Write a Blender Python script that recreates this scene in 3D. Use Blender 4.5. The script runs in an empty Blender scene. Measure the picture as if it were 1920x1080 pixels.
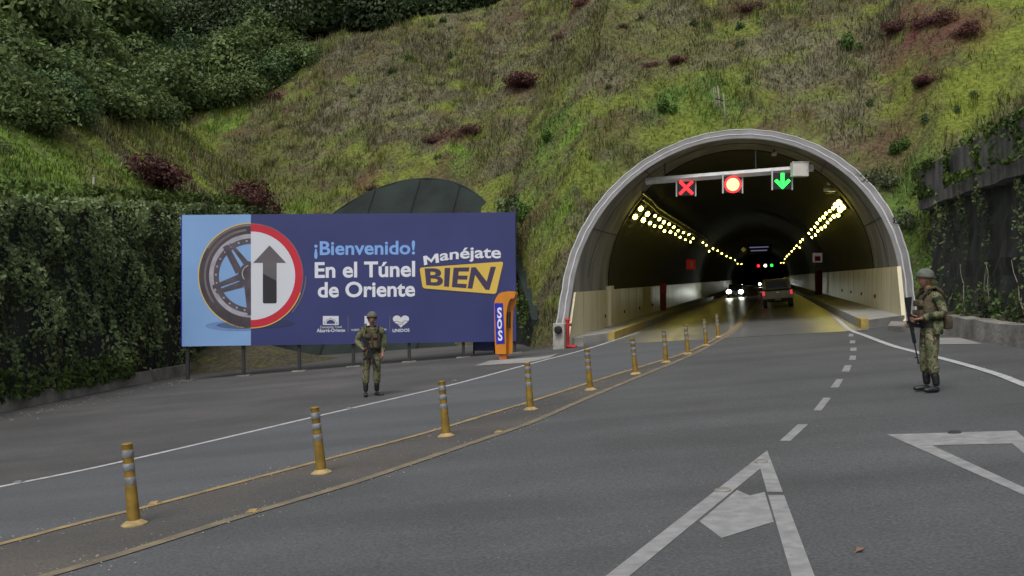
import bpy, bmesh, math, random
import numpy as np
from mathutils import Vector, Matrix, Euler

C = bpy.context.scene
COL = C.collection
random.seed(7)
RNG = np.random.default_rng(7)

# ------------------------------------------------------------------ camera, world, sun, exposure
F_PX = 1900.0
ZC = 1.86
cam_d = bpy.data.cameras.new('camera')
cam = bpy.data.objects.new('camera', cam_d)
COL.objects.link(cam)
cam.location = (0, 0, ZC)
cam.rotation_euler = (math.radians(90), 0, 0)
cam_d.sensor_width = 36.0
cam_d.lens = 36.0 * F_PX / 1920.0
cam_d.clip_start = 0.1
cam_d.clip_end = 2000
C.camera = cam

SUN_EL, SUN_AZ = math.radians(58), math.radians(200)     # azimuth from +Y, clockwise
world = bpy.data.worlds.new('World')
C.world = world
world.use_nodes = True
wn, wl = world.node_tree.nodes, world.node_tree.links
for n in list(wn):
    wn.remove(n)
wo = wn.new('ShaderNodeOutputWorld')
bg = wn.new('ShaderNodeBackground')
sky = wn.new('ShaderNodeTexSky')
sky.sky_type = 'NISHITA'
sky.sun_disc = False
sky.sun_elevation = SUN_EL
sky.sun_rotation = SUN_AZ
sky.dust_density = 4.0
sky.air_density = 1.0
hsv = wn.new('ShaderNodeHueSaturation')
hsv.inputs['Saturation'].default_value = 0.30
bg.inputs['Strength'].default_value = 0.10
wl.new(sky.outputs[0], hsv.inputs['Color'])
wl.new(hsv.outputs[0], bg.inputs['Color'])
wl.new(bg.outputs[0], wo.inputs['Surface'])

sun_d = bpy.data.lights.new('sun', 'SUN')
sun_d.energy = 0.9
sun_d.angle = math.radians(25)
sun_d.color = (1.0, 0.97, 0.92)
sun = bpy.data.objects.new('sun', sun_d)
COL.objects.link(sun)
sdir = Vector((math.sin(SUN_AZ) * math.cos(SUN_EL), math.cos(SUN_AZ) * math.cos(SUN_EL), math.sin(SUN_EL)))
sun.rotation_euler = sdir.to_track_quat('Z', 'Y').to_euler()

C.view_settings.view_transform = 'Standard'
C.view_settings.look = 'None'
C.view_settings.exposure = 0.55
C.view_settings.gamma = 1.0
C.view_settings.use_curve_mapping = False

# ------------------------------------------------------------------ the lie of the land
S_, B_ = 0.08, -0.0097            # the road is banked: it climbs to the right
TH = 0.2463                       # tunnel axis
X0, Y0 = 7.30, 34.15              # middle of the portal's foot
R_OUT, R_IN, HC, LEAN = 6.02, 5.60, 1.87, 0.84
UX, UY, VX, VY = math.cos(TH), -math.sin(TH), math.sin(TH), math.cos(TH)
TUN_END = 240.0

def gz(x, y):
    return S_ * x + B_ * y

def G(px, py, dz=0.0):            # a spot on the road as measured in the photograph
    a = (px - 960) / F_PX
    y = ZC / ((py - 540) / F_PX + S_ * a + B_)
    return Vector((a * y, y, gz(a * y, y) + dz))

def AT(px, py, d):
    return Vector(((px - 960) / F_PX * d, d, ZC - (py - 540) / F_PX * d))

def uv2xy(u, v):
    return X0 + u * UX + v * VX, Y0 + u * UY + v * VY

def xy2uv(x, y):
    dx, dy = x - X0, y - Y0
    return dx * UX + dy * UY, dx * VX + dy * VY

def W(u, v, h=0.0):               # tunnel coordinates on the banked floor
    x, y = uv2xy(u, v)
    return Vector((x, y, gz(x, y) + h))

def T(u, v, h=0.0, sh=0.3):       # the vault stands nearly plumb
    x, y = uv2xy(u, v)
    cx, cy = uv2xy(0, v)
    gc = gz(cx, cy)
    return Vector((x, y, gc + (gz(x, y) - gc) * sh + h))

# ------------------------------------------------------------------ helpers: objects
def tag(o, label=None, cat=None, group=None, kind=None):
    if label: o['label'] = label
    if cat: o['category'] = cat
    if group: o['group'] = group
    if kind: o['kind'] = kind
    return o

def empty(name, loc=(0, 0, 0), rz=0.0, label=None, cat=None, group=None):
    o = bpy.data.objects.new(name, None)
    COL.objects.link(o)
    o.location = loc
    o.rotation_euler = (0, 0, rz)
    o.empty_display_size = 0.2
    return tag(o, label, cat, group)

def children(o):
    return [c for c in bpy.data.objects if c.parent == o]

def copy_tree(o, parent=None):
    c = o.copy()
    COL.objects.link(c)
    if parent: c.parent = parent
    for ch in children(o):
        copy_tree(ch, c)
    return c

class MB:
    def __init__(self):
        self.v, self.f, self.m = [], [], []
        self.mi = 0
    def add(self, vs, fs, M=None):
        b = len(self.v)
        for p in vs:
            p = Vector(p)
            if M is not None: p = M @ p
            self.v.append(p)
        for f in fs:
            self.f.append([b + i for i in f])
            self.m.append(self.mi)
        return self
    def box(self, c, s, M=None, rot=None, bev=0.0):
        hx, hy, hz = s[0] / 2, s[1] / 2, s[2] / 2
        if bev > 0:
            bm = bmesh.new()
            bmesh.ops.create_cube(bm, size=1.0)
            for q in bm.verts: q.co = Vector((q.co.x * s[0], q.co.y * s[1], q.co.z * s[2]))
            bmesh.ops.bevel(bm, geom=list(bm.edges), offset=bev, segments=2, affect='EDGES', profile=0.5)
            vs = [q.co.copy() for q in bm.verts]
            bm.verts.index_update()
            fs = [[q.index for q in f.verts] for f in bm.faces]
            bm.free()
        else:
            vs = [Vector((sx * hx, sy * hy, sz * hz)) for sx in (-1, 1) for sy in (-1, 1) for sz in (-1, 1)]
            fs = [(0, 1, 3, 2), (4, 6, 7, 5), (0, 4, 5, 1), (2, 3, 7, 6), (0, 2, 6, 4), (1, 5, 7, 3)]
        if rot is not None: vs = [rot @ q for q in vs]
        vs = [q + Vector(c) for q in vs]
        return self.add(vs, fs, M)
    def tube(self, pts, r, n=8, M=None, caps=True):
        pts = [Vector(p) for p in pts]
        rs = r if isinstance(r, (list, tuple)) else [r] * len(pts)
        vs, fs = [], []
        ref = None
        for i, p in enumerate(pts):
            d = (pts[min(i + 1, len(pts) - 1)] - pts[max(i - 1, 0)])
            if d.length < 1e-9: d = Vector((0, 0, 1))
            d.normalize()
            if ref is None:
                ref = Vector((0, 0, 1)) if abs(d.z) < 0.9 else Vector((1, 0, 0))
            a = d.cross(ref)
            if a.length < 1e-6:
                ref = Vector((1, 0, 0)); a = d.cross(ref)
            a.normalize()
            b = d.cross(a)
            ref = b.cross(d) if False else ref
            for k in range(n):
                t = 2 * math.pi * k / n
                vs.append(p + a * (math.cos(t) * rs[i]) + b * (math.sin(t) * rs[i]))
        for i in range(len(pts) - 1):
            for k in range(n):
                k2 = (k + 1) % n
                fs.append((i * n + k, i * n + k2, (i + 1) * n + k2, (i + 1) * n + k))
        if caps:
            fs.append(tuple(range(n)))
            fs.append(tuple((len(pts) - 1) * n + k for k in reversed(range(n))))
        return self.add(vs, fs, M)
    def lathe(self, prof, n=16, M=None):
        vs, fs = [], []
        for r, z in prof:
            for k in range(n):
                t = 2 * math.pi * k / n
                vs.append((r * math.cos(t), r * math.sin(t), z))
        for i in range(len(prof) - 1):
            for k in range(n):
                k2 = (k + 1) % n
                fs.append((i * n + k, i * n + k2, (i + 1) * n + k2, (i + 1) * n + k))
        fs.append(tuple(reversed(range(n))))
        fs.append(tuple((len(prof) - 1) * n + k for k in range(n)))
        return self.add(vs, fs, M)
    def prism(self, poly, z0, z1, M=None):           # polygon in local xy, extruded along z
        n = len(poly)
        vs = [(p[0], p[1], z0) for p in poly] + [(p[0], p[1], z1) for p in poly]
        fs = [tuple(reversed(range(n))), tuple(range(n, 2 * n))]
        fs += [(i, (i + 1) % n, n + (i + 1) % n, n + i) for i in range(n)]
        return self.add(vs, fs, M)
    def poly(self, pts):
        return self.add(pts, [tuple(range(len(pts)))])
    def ribbon(self, left, right):
        n = len(left)
        return self.add(list(left) + list(right), [(i, i + 1, n + i + 1, n + i) for i in range(n - 1)])
    def ball(self, c, r, n=12, m=8, M=None):
        rr = r if isinstance(r, (list, tuple)) else (r, r, r)
        vs = []
        for j in range(m + 1):
            ph = math.pi * j / m
            for k in range(n):
                t = 2 * math.pi * k / n
                vs.append((c[0] + rr[0] * math.sin(ph) * math.cos(t), c[1] + rr[1] * math.sin(ph) * math.sin(t), c[2] + rr[2] * math.cos(ph)))
        fs = [(j * n + k, (j + 1) * n + k, (j + 1) * n + (k + 1) % n, j * n + (k + 1) % n) for j in range(m) for k in range(n)]
        return self.add(vs, fs, M)
    def mesh(self, name):
        me = bpy.data.meshes.new(name)
        me.from_pydata([tuple(p) for p in self.v], [], self.f)
        return me
    def build(self, name, mats, parent=None, smooth=False, fix=True):
        me = self.mesh(name)
        mats = mats if isinstance(mats, (list, tuple)) else [mats]
        for q in mats: me.materials.append(q)
        if len(mats) > 1: me.polygons.foreach_set('material_index', self.m)
        me.validate()
        if fix:
            bm = bmesh.new(); bm.from_mesh(me)
            bmesh.ops.remove_doubles(bm, verts=bm.verts, dist=1e-5)
            bmesh.ops.recalc_face_normals(bm, faces=bm.faces)
            bm.to_mesh(me); bm.free()
        if smooth:
            me.shade_smooth()
            if smooth == 'auto':
                try: me.set_sharp_from_angle(angle=math.radians(35))
                except Exception: pass
        o = bpy.data.objects.new(name, me)
        COL.objects.link(o)
        if parent: o.parent = parent
        return o

def np_obj(name, V, F, mat, parent=None, smooth=False, fattr=None, vcol=None, fcol=None):
    me = bpy.data.meshes.new(name)
    V = np.asarray(V, np.float32); F = np.asarray(F, np.int32)
    nf, k = F.shape
    me.vertices.add(len(V)); me.vertices.foreach_set('co', V.ravel())
    me.loops.add(nf * k); me.loops.foreach_set('vertex_index', F.ravel())
    me.polygons.add(nf)
    me.polygons.foreach_set('loop_start', np.arange(nf, dtype=np.int32) * k)
    me.update(calc_edges=True)
    if fattr is not None:
        a = me.attributes.new('tint', 'FLOAT', 'FACE'); a.data.foreach_set('value', np.asarray(fattr, np.float32))
    if fcol is not None:
        a = me.attributes.new('patch', 'FLOAT_COLOR', 'FACE')
        a.data.foreach_set('color', np.concatenate([fcol, np.ones((nf, 1))], 1).astype(np.float32).ravel())
    if vcol is not None:
        a = me.attributes.new('patch', 'FLOAT_COLOR', 'POINT')
        a.data.foreach_set('color', np.concatenate([vcol, np.ones((len(V), 1))], 1).astype(np.float32).ravel())
    me.materials.append(mat)
    if smooth: me.shade_smooth()
    me.validate()
    o = bpy.data.objects.new(name, me)
    COL.objects.link(o)
    if parent: o.parent = parent
    return o

# ------------------------------------------------------------------ helpers: materials
def srgb(r, g, b):
    f = lambda c: (c / 255) / 12.92 if c / 255 <= 0.04045 else ((c / 255 + 0.055) / 1.055) ** 2.4
    return (f(r), f(g), f(b))

def new_mat(name):
    m = bpy.data.materials.new(name)
    m.use_nodes = True
    nt = m.node_tree
    p = nt.nodes['Principled BSDF']
    return m, nt, nt.nodes, nt.links, p

def pmat(name, col, rough=0.7, var=0.15, scale=3.0, bump=0.0, bscale=30.0, metal=0.0, col2=None, stretch=(1, 1, 1), detail=5, emit=None, estr=0.0, coat=0.0):
    m, nt, N, L, p = new_mat(name)
    p.inputs['Roughness'].default_value = rough
    p.inputs['Metallic'].default_value = metal
    tc = N.new('ShaderNodeTexCoord')
    mp = N.new('ShaderNodeMapping'); mp.inputs['Scale'].default_value = stretch
    L.new(tc.outputs['Object'], mp.inputs['Vector'])
    nz = N.new('ShaderNodeTexNoise'); nz.inputs['Scale'].default_value = scale; nz.inputs['Detail'].default_value = detail
    L.new(mp.outputs[0], nz.inputs['Vector'])
    rp = N.new('ShaderNodeValToRGB')
    c2 = col2 if col2 else tuple(min(1, c * (1 + var)) for c in col)
    c1 = col if col2 else tuple(c * (1 - var) for c in col)
    rp.color_ramp.elements[0].position = 0.32; rp.color_ramp.elements[1].position = 0.68
    rp.color_ramp.elements[0].color = (*c1, 1); rp.color_ramp.elements[1].color = (*c2, 1)
    L.new(nz.outputs['Fac'], rp.inputs['Fac'])
    L.new(rp.outputs['Color'], p.inputs['Base Color'])
    if bump > 0:
        n2 = N.new('ShaderNodeTexNoise'); n2.inputs['Scale'].default_value = bscale; n2.inputs['Detail'].default_value = 4
        L.new(tc.outputs['Object'], n2.inputs['Vector'])
        bp = N.new('ShaderNodeBump'); bp.inputs['Strength'].default_value = bump; bp.inputs['Distance'].default_value = 0.05
        L.new(n2.outputs['Fac'], bp.inputs['Height']); L.new(bp.outputs[0], p.inputs['Normal'])
    if emit:
        p.inputs['Emission Color'].default_value = (*emit, 1)
        p.inputs['Emission Strength'].default_value = estr
    if coat: p.inputs['Coat Weight'].default_value = coat
    return m

def asphalt(name, col, speck=0.35, stain=0.18, tint2=None):
    m, nt, N, L, p = new_mat(name)
    p.inputs['Roughness'].default_value = 0.82
    tc = N.new('ShaderNodeTexCoord')
    fine = N.new('ShaderNodeTexNoise'); fine.inputs['Scale'].default_value = 38; fine.inputs['Detail'].default_value = 3
    vor = N.new('ShaderNodeTexVoronoi'); vor.inputs['Scale'].default_value = 34
    big = N.new('ShaderNodeTexNoise'); big.inputs['Scale'].default_value = 0.32; big.inputs['Detail'].default_value = 7; big.inputs['Roughness'].default_value = 0.62
    mp = N.new('ShaderNodeMapping'); mp.inputs['Rotation'].default_value = (0, 0, math.radians(-69.4)); mp.inputs['Scale'].default_value = (0.05, 1.15, 1)
    lanes = N.new('ShaderNodeTexNoise'); lanes.inputs['Scale'].default_value = 0.8; lanes.inputs['Detail'].default_value = 3
    for n in (fine, vor, big): L.new(tc.outputs['Object'], n.inputs['Vector'])
    L.new(tc.outputs['Object'], mp.inputs['Vector']); L.new(mp.outputs[0], lanes.inputs['Vector'])
    def rng(src, a, b, lo=0.3, hi=0.7):
        r = N.new('ShaderNodeMapRange'); r.inputs['From Min'].default_value = lo; r.inputs['From Max'].default_value = hi
        r.inputs['To Min'].default_value = a; r.inputs['To Max'].default_value = b
        L.new(src, r.inputs['Value']); return r.outputs[0]
    def mul(a, b):
        r = N.new('ShaderNodeMath'); r.operation = 'MULTIPLY'; L.new(a, r.inputs[0]); L.new(b, r.inputs[1]); return r.outputs[0]
    k = mul(mul(rng(fine.outputs['Fac'], 1 - speck, 1 + speck), rng(big.outputs['Fac'], 1 - stain, 1 + stain)), rng(lanes.outputs['Fac'], 0.86, 1.14))
    k = mul(k, rng(vor.outputs['Distance'], 1.12, 0.9, 0.0, 0.6))
    mix = N.new('ShaderNodeMix'); mix.data_type = 'RGBA'; mix.blend_type = 'MIX'
    mix.inputs['A'].default_value = (*col, 1); mix.inputs['B'].default_value = (*(tint2 or col), 1)
    L.new(rng(big.outputs['Fac'], 0, 1, 0.42, 0.62), mix.inputs['Factor'])
    sc = N.new('ShaderNodeVectorMath'); sc.operation = 'SCALE'
    L.new(mix.outputs['Result'], sc.inputs[0]); L.new(k, sc.inputs['Scale'])
    L.new(sc.outputs[0], p.inputs['Base Color'])
    bp = N.new('ShaderNodeBump'); bp.inputs['Strength'].default_value = 0.35; bp.inputs['Distance'].default_value = 0.012
    L.new(fine.outputs['Fac'], bp.inputs['Height']); L.new(bp.outputs[0], p.inputs['Normal'])
    return m

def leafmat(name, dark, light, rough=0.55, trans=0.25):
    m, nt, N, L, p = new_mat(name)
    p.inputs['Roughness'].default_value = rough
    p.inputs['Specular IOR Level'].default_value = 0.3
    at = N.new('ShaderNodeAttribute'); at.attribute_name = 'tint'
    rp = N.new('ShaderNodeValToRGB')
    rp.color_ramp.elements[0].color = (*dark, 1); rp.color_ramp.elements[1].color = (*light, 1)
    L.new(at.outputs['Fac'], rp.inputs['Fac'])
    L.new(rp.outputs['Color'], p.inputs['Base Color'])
    if trans:
        tr = N.new('ShaderNodeBsdfTranslucent'); L.new(rp.outputs['Color'], tr.inputs['Color'])
        mx = N.new('ShaderNodeMixShader'); mx.inputs[0].default_value = trans
        out = N['Material Output']
        L.new(p.outputs[0], mx.inputs[1]); L.new(tr.outputs[0], mx.inputs[2]); L.new(mx.outputs[0], out.inputs['Surface'])
    return m

def patchmat(name, amt=0.35, bump=0.6, scale=9.0):
    m, nt, N, L, p = new_mat(name)
    p.inputs['Roughness'].default_value = 0.9
    p.inputs['Specular IOR Level'].default_value = 0.15
    at = N.new('ShaderNodeAttribute'); at.attribute_name = 'patch'
    tc = N.new('ShaderNodeTexCoord')
    nz = N.new('ShaderNodeTexNoise'); nz.inputs['Scale'].default_value = scale; nz.inputs['Detail'].default_value = 6
    L.new(tc.outputs['Object'], nz.inputs['Vector'])
    mr = N.new('ShaderNodeMapRange'); mr.inputs['From Min'].default_value = 0.3; mr.inputs['From Max'].default_value = 0.7
    mr.inputs['To Min'].default_value = 1 - amt; mr.inputs['To Max'].default_value = 1 + amt
    L.new(nz.outputs['Fac'], mr.inputs['Value'])
    sc = N.new('ShaderNodeVectorMath'); sc.operation = 'SCALE'
    L.new(at.outputs['Color'], sc.inputs[0]); L.new(mr.outputs[0], sc.inputs['Scale'])
    L.new(sc.outputs[0], p.inputs['Base Color'])
    if bump:
        bp = N.new('ShaderNodeBump'); bp.inputs['Strength'].default_value = bump; bp.inputs['Distance'].default_value = 0.15
        L.new(nz.outputs['Fac'], bp.inputs['Height']); L.new(bp.outputs[0], p.inputs['Normal'])
    return m

def emat(name, col, s):
    m, nt, N, L, p = new_mat(name)
    p.inputs['Base Color'].default_value = (*[c * 0.5 for c in col], 1)
    p.inputs['Emission Color'].default_value = (*col, 1)
    p.inputs['Emission Strength'].default_value = s
    return m

def camomat(name):
    m, nt, N, L, p = new_mat(name)
    p.inputs['Roughness'].default_value = 0.9
    p.inputs['Specular IOR Level'].default_value = 0.15
    tc = N.new('ShaderNodeTexCoord')
    nz = N.new('ShaderNodeTexNoise'); nz.inputs['Scale'].default_value = 7; nz.inputs['Detail'].default_value = 3
    L.new(tc.outputs['Object'], nz.inputs['Vector'])
    rp = N.new('ShaderNodeValToRGB'); rp.color_ramp.interpolation = 'CONSTANT'
    e = rp.color_ramp.elements
    e[0].position = 0; e[0].color = (0.032, 0.038, 0.022, 1)
    e[1].position = 0.40; e[1].color = (0.10, 0.112, 0.056, 1)
    for pos, c in ((0.50, (0.17, 0.17, 0.10, 1)), (0.57, (0.075, 0.058, 0.036, 1)), (0.63, (0.22, 0.21, 0.14, 1))):
        q = e.new(pos); q.color = c
    L.new(nz.outputs['Fac'], rp.inputs['Fac']); L.new(rp.outputs['Color'], p.inputs['Base Color'])
    n2 = N.new('ShaderNodeTexNoise'); n2.inputs['Scale'].default_value = 14; n2.inputs['Detail'].default_value = 3
    L.new(tc.outputs['Object'], n2.inputs['Vector'])
    bp = N.new('ShaderNodeBump'); bp.inputs['Strength'].default_value = 0.7; bp.inputs['Distance'].default_value = 0.03
    L.new(n2.outputs['Fac'], bp.inputs['Height']); L.new(bp.outputs[0], p.inputs['Normal'])
    return m

M = {}
M['soil'] = pmat('soil', (0.07, 0.055, 0.035), 0.95, 0.3, 1.2, 0.5, 8)
M['asphalt'] = asphalt('asphalt', (0.076, 0.0785, 0.0815), 0.32, 0.2)
M['lane'] = asphalt('lane_asphalt', (0.087, 0.092, 0.098), 0.25, 0.08)
M['shoulder'] = asphalt('shoulder_asphalt', (0.072, 0.071, 0.071), 0.3, 0.2, (0.082, 0.079, 0.076))
M['median'] = asphalt('median_dirt', (0.070, 0.069, 0.067), 0.3, 0.15, (0.090, 0.078, 0.067))
M['conc_road'] = pmat('concrete_road', (0.135, 0.137, 0.138), 0.33, 0.14, 0.7, 0.15, 20)
M['white_paint'] = pmat('white_road_paint', (0.255, 0.255, 0.255), 0.75, 0.2, 7, 0.2, 60, detail=9)
M['white_line'] = pmat('white_line_paint', (0.42, 0.42, 0.43), 0.75, 0.2, 7, 0.2, 60, detail=9)
M['yellow_line'] = pmat('yellow_line_paint', (0.20, 0.15, 0.085), 0.75, 0, 4, 0.2, 60, col2=(0.36, 0.255, 0.11), detail=9)
M['faded_yellow'] = pmat('faded_yellow_paint', (0.13, 0.11, 0.082), 0.75, 0, 4, 0.2, 60, col2=(0.225, 0.185, 0.115), detail=9)
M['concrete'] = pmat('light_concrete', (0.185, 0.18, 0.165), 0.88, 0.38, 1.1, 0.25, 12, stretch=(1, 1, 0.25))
M['rim_concrete'] = pmat('rim_concrete', (0.175, 0.172, 0.17), 0.88, 0.18, 1.6, 0.2, 15)
M['pillar'] = pmat('pale_pillar', (0.36, 0.35, 0.31), 0.8, 0.25, 4, 0.2, 20)
M['rim_white'] = pmat('white_ledge', (0.43, 0.43, 0.45), 0.85, 0.12, 3, 0.2, 30)
M['old_concrete'] = pmat('weathered_concrete', (0.21, 0.20, 0.18), 0.9, 0.4, 1.5, 0.5, 10, detail=8)
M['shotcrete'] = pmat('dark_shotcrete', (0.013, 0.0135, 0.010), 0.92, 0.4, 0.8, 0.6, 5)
M['cream'] = pmat('cream_panel', (0.66, 0.60, 0.40), 0.4, 0.10, 0.9, 0.05, 10, stretch=(1, 1, 0.3))
M['joint'] = pmat('dark_joint', (0.06, 0.055, 0.045), 0.9, 0.2)
M['walkway'] = pmat('walkway_concrete', (0.27, 0.265, 0.25), 0.8, 0.18, 1.5, 0.2, 20)
M['kerb_yellow'] = pmat('kerb_yellow', (0.45, 0.33, 0.07), 0.75, 0, 3, 0.2, 30, col2=(0.28, 0.21, 0.08), detail=9)
M['fabric_dark'] = pmat('dark_green_netting', (0.011, 0.019, 0.016), 0.92, 0.5, 0.7, 0.5, 3, stretch=(1, 1, 0.35))
M['net_grey'] = pmat('dark_grey_netting', (0.032, 0.037, 0.034), 0.9, 0.5, 1.2, 0.5, 4, stretch=(2.5, 2.5, 0.3), col2=None)
M['steel'] = pmat('galvanised_steel', (0.58, 0.59, 0.58), 0.6, 0.12, 4)
M['dark_steel'] = pmat('dark_steel', (0.03, 0.03, 0.033), 0.6, 0.2, 4)
M['black'] = pmat('black_plastic', (0.012, 0.012, 0.013), 0.5, 0.2, 5)
M['rubber'] = pmat('black_rubber', (0.015, 0.015, 0.015), 0.85, 0.2, 9)
M['bollard'] = pmat('yellow_bollard', (0.24, 0.148, 0.02), 0.6, 0.3, 8, 0.1, 30)
M['bollard_base'] = pmat('dusty_yellow_base', (0.34, 0.25, 0.11), 0.8, 0.3, 14)
M['reflector'] = pmat('grey_reflector', (0.20, 0.21, 0.225), 0.5, 0.3, 20)
M['orange'] = pmat('orange_paint', (0.62, 0.22, 0.015), 0.45, 0.08, 4)
M['sos_blue'] = pmat('sign_blue', (0.015, 0.022, 0.42), 0.4, 0.06, 3)
M['white'] = pmat('white_letters', (0.75, 0.77, 0.85), 0.5, 0.04, 3)
M['navy'] = pmat('navy_print', (0.038, 0.047, 0.165), 0.42, 0.10, 0.6, 0.06, 1.6)
M['lightblue'] = pmat('light_blue_print', (0.23, 0.40, 0.70), 0.42, 0.07, 0.6, 0.06, 1.6)
M['ltblue_text'] = pmat('pale_blue_letters', (0.22, 0.42, 0.85), 0.5, 0.04, 3)
M['yellow_print'] = pmat('yellow_print', (0.72, 0.50, 0.09), 0.5, 0.05, 1)
M['brown_text'] = pmat('dark_letters', (0.055, 0.04, 0.09), 0.5, 0.05, 1)
M['red_print'] = pmat('red_print', (0.55, 0.022, 0.045), 0.5, 0.08, 1)
M['white_print'] = pmat('white_print', (0.66, 0.68, 0.74), 0.5, 0.03, 1)
M['tyre_print'] = pmat('tyre_print', (0.085, 0.07, 0.08), 0.5, 0.25, 2, col2=(0.05, 0.042, 0.05))
M['tyre_light'] = pmat('tyre_light_print', (0.17, 0.14, 0.155), 0.5, 0.2, 2)
M['rim_print'] = pmat('rim_print', (0.38, 0.36, 0.42), 0.5, 0.2, 3)
M['spoke_print'] = pmat('spoke_print', (0.09, 0.075, 0.095), 0.5, 0.35, 2.5)
M['darkblue_print'] = pmat('shadow_print', (0.028, 0.036, 0.11), 0.5, 0.1, 2)
M['ltblue_shade'] = pmat('shadow_on_light_print', (0.15, 0.26, 0.5), 0.5, 0.1, 2)
M['ltblue_shade2'] = pmat('deep_shadow_on_light_print', (0.075, 0.12, 0.26), 0.5, 0.1, 2)
M['arrow_top'] = pmat('arrow_grey_print', (0.13, 0.115, 0.13), 0.5, 0.15, 1)
M['arrow_low'] = pmat('arrow_black_print', (0.026, 0.026, 0.03), 0.5, 0.15, 1)
M['red_paint'] = pmat('red_paint', (0.45, 0.025, 0.03), 0.5, 0.2, 5)
M['dull_red'] = pmat('dull_red_paint', (0.20, 0.018, 0.015), 0.6, 0.2, 5)
M['grey_box'] = pmat('grey_cabinet', (0.62, 0.60, 0.54), 0.6, 0.08, 3)
M['camo'] = camomat('camouflage_cloth')
M['vest'] = pmat('brown_webbing', (0.075, 0.058, 0.032), 0.9, 0.4, 9, 0.5, 25)
M['helmet'] = pmat('olive_helmet', (0.105, 0.11, 0.092), 0.8, 0.25, 14, 0.2, 40)
M['skin'] = pmat('skin', (0.27, 0.135, 0.085), 0.6, 0.12, 20)
M['eye'] = pmat('dark_eye', (0.02, 0.015, 0.012), 0.4, 0.1)
M['boot'] = pmat('boot_leather', (0.014, 0.014, 0.017), 0.45, 0.3, 12)
M['gun'] = pmat('gun_metal', (0.012, 0.013, 0.017), 0.45, 0.2, 10, metal=0.3)
M['truck_paint'] = pmat('truck_paint', (0.55, 0.52, 0.44), 0.45, 0.06, 2, coat=0.2)
M['glass'] = pmat('dark_glass', (0.012, 0.013, 0.013), 0.08, 0.1)
M['chrome'] = pmat('chrome_bar', (0.65, 0.62, 0.5), 0.25, 0.05, metal=0.8)
M['car_paint'] = pmat('dark_car_paint', (0.035, 0.038, 0.045), 0.3, 0.1, coat=0.4)
M['plate'] = pmat('number_plate', (0.42, 0.36, 0.2), 0.5, 0.1)
M['bark'] = pmat('bark', (0.055, 0.042, 0.03), 0.9, 0.4, 8, 0.5, 20)
M['pole_wood'] = pmat('pale_pole', (0.24, 0.215, 0.175), 0.8, 0.3, 6)
M['hill'] = patchmat('hillside_cover', 0.42, 0.9, 7.0)
M['tuft'] = patchmat('grass_blades', 0.2, 0.0, 3.0)
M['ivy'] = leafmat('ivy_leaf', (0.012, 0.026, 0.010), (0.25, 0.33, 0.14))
M['ivy_light'] = leafmat('bright_leaf', (0.035, 0.07, 0.012), (0.14, 0.20, 0.04))
M['shrub'] = leafmat('shrub_leaf', (0.018, 0.036, 0.012), (0.175, 0.245, 0.08))
M['shrub2'] = leafmat('shrub_leaf_deep', (0.014, 0.032, 0.014), (0.14, 0.22, 0.08))
M['forest'] = leafmat('forest_leaf', (0.008, 0.018, 0.007), (0.10, 0.15, 0.06))
M['red_leaf'] = leafmat('maroon_leaf', (0.04, 0.013, 0.013), (0.135, 0.055, 0.048))
M['bright_bush'] = leafmat('bright_bush_leaf', (0.03, 0.075, 0.012), (0.11, 0.21, 0.035))
M['greygreen'] = leafmat('grey_green_leaf', (0.045, 0.06, 0.03), (0.14, 0.17, 0.085))
M['flower'] = pmat('pale_flower', (0.5, 0.45, 0.62), 0.7, 0.1)
M['lamp'] = emat('yellow_lamp', (1.0, 0.83, 0.12), 30.0)
M['lamp_far'] = emat('far_lamp', (1.0, 0.88, 0.50), 7.0)
M['sig_red'] = emat('signal_red', (1.0, 0.015, 0.02), 2.6)
M['sig_amber'] = emat('signal_white_core', (1.0, 0.50, 0.20), 1.7)
M['sig_green'] = emat('signal_green', (0.02, 1.0, 0.06), 2.4)
M['headlight'] = emat('headlight', (0.95, 1.0, 0.88), 45.0)
M['tail'] = emat('tail_light', (1.0, 0.08, 0.10), 0.42)
M['vms'] = emat('display_line', (0.35, 0.35, 0.55), 0.22)
M['dim_red'] = emat('dim_red', (0.5, 0.03, 0.02), 0.12)

# ------------------------------------------------------------------ noise in numpy
_perm = RNG.random((256, 256))
def vnoise(x, y):
    xi = np.floor(x).astype(int); yi = np.floor(y).astype(int)
    fx = x - xi; fy = y - yi
    fx = fx * fx * (3 - 2 * fx); fy = fy * fy * (3 - 2 * fy)
    g = lambda a, b: _perm[a & 255, b & 255]
    return (g(xi, yi) * (1 - fx) + g(xi + 1, yi) * fx) * (1 - fy) + (g(xi, yi + 1) * (1 - fx) + g(xi + 1, yi + 1) * fx) * fy
def fbm(x, y, o=4):
    s = 0; a = 0.5; t = 0
    for i in range(o):
        s = s + a * vnoise(x * 2 ** i + 17.3 * i, y * 2 ** i + 9.1 * i); t += a; a *= 0.55
    return s / t

# ------------------------------------------------------------------ terrain
WALL_L = [(-16.4, 2), (-15.0, 12), (-13.9, 25), (-12.9, 38), (-12.4, 46), (-12.0, 50)]
WALL_R = [(14.9, 36.5), (14.2, 33.2), (13.2, 28.0), (12.3, 22.5), (11.0, 12.0), (10.2, 4)]
ZTOP_R = 3.95 + ZC
def ztop_l(y): return 2.32 + ZC + 0.066 * (y - 26.5)
U2, V2, R2, HC2 = -15.95, 6.6, 5.9, 2.3          # the covered second arch

def side_x(poly, y):
    ys = [p[1] for p in poly]; xs = [p[0] for p in poly]
    if ys[0] > ys[-1]: ys = ys[::-1]; xs = xs[::-1]
    return np.interp(y, ys, xs)

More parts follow.
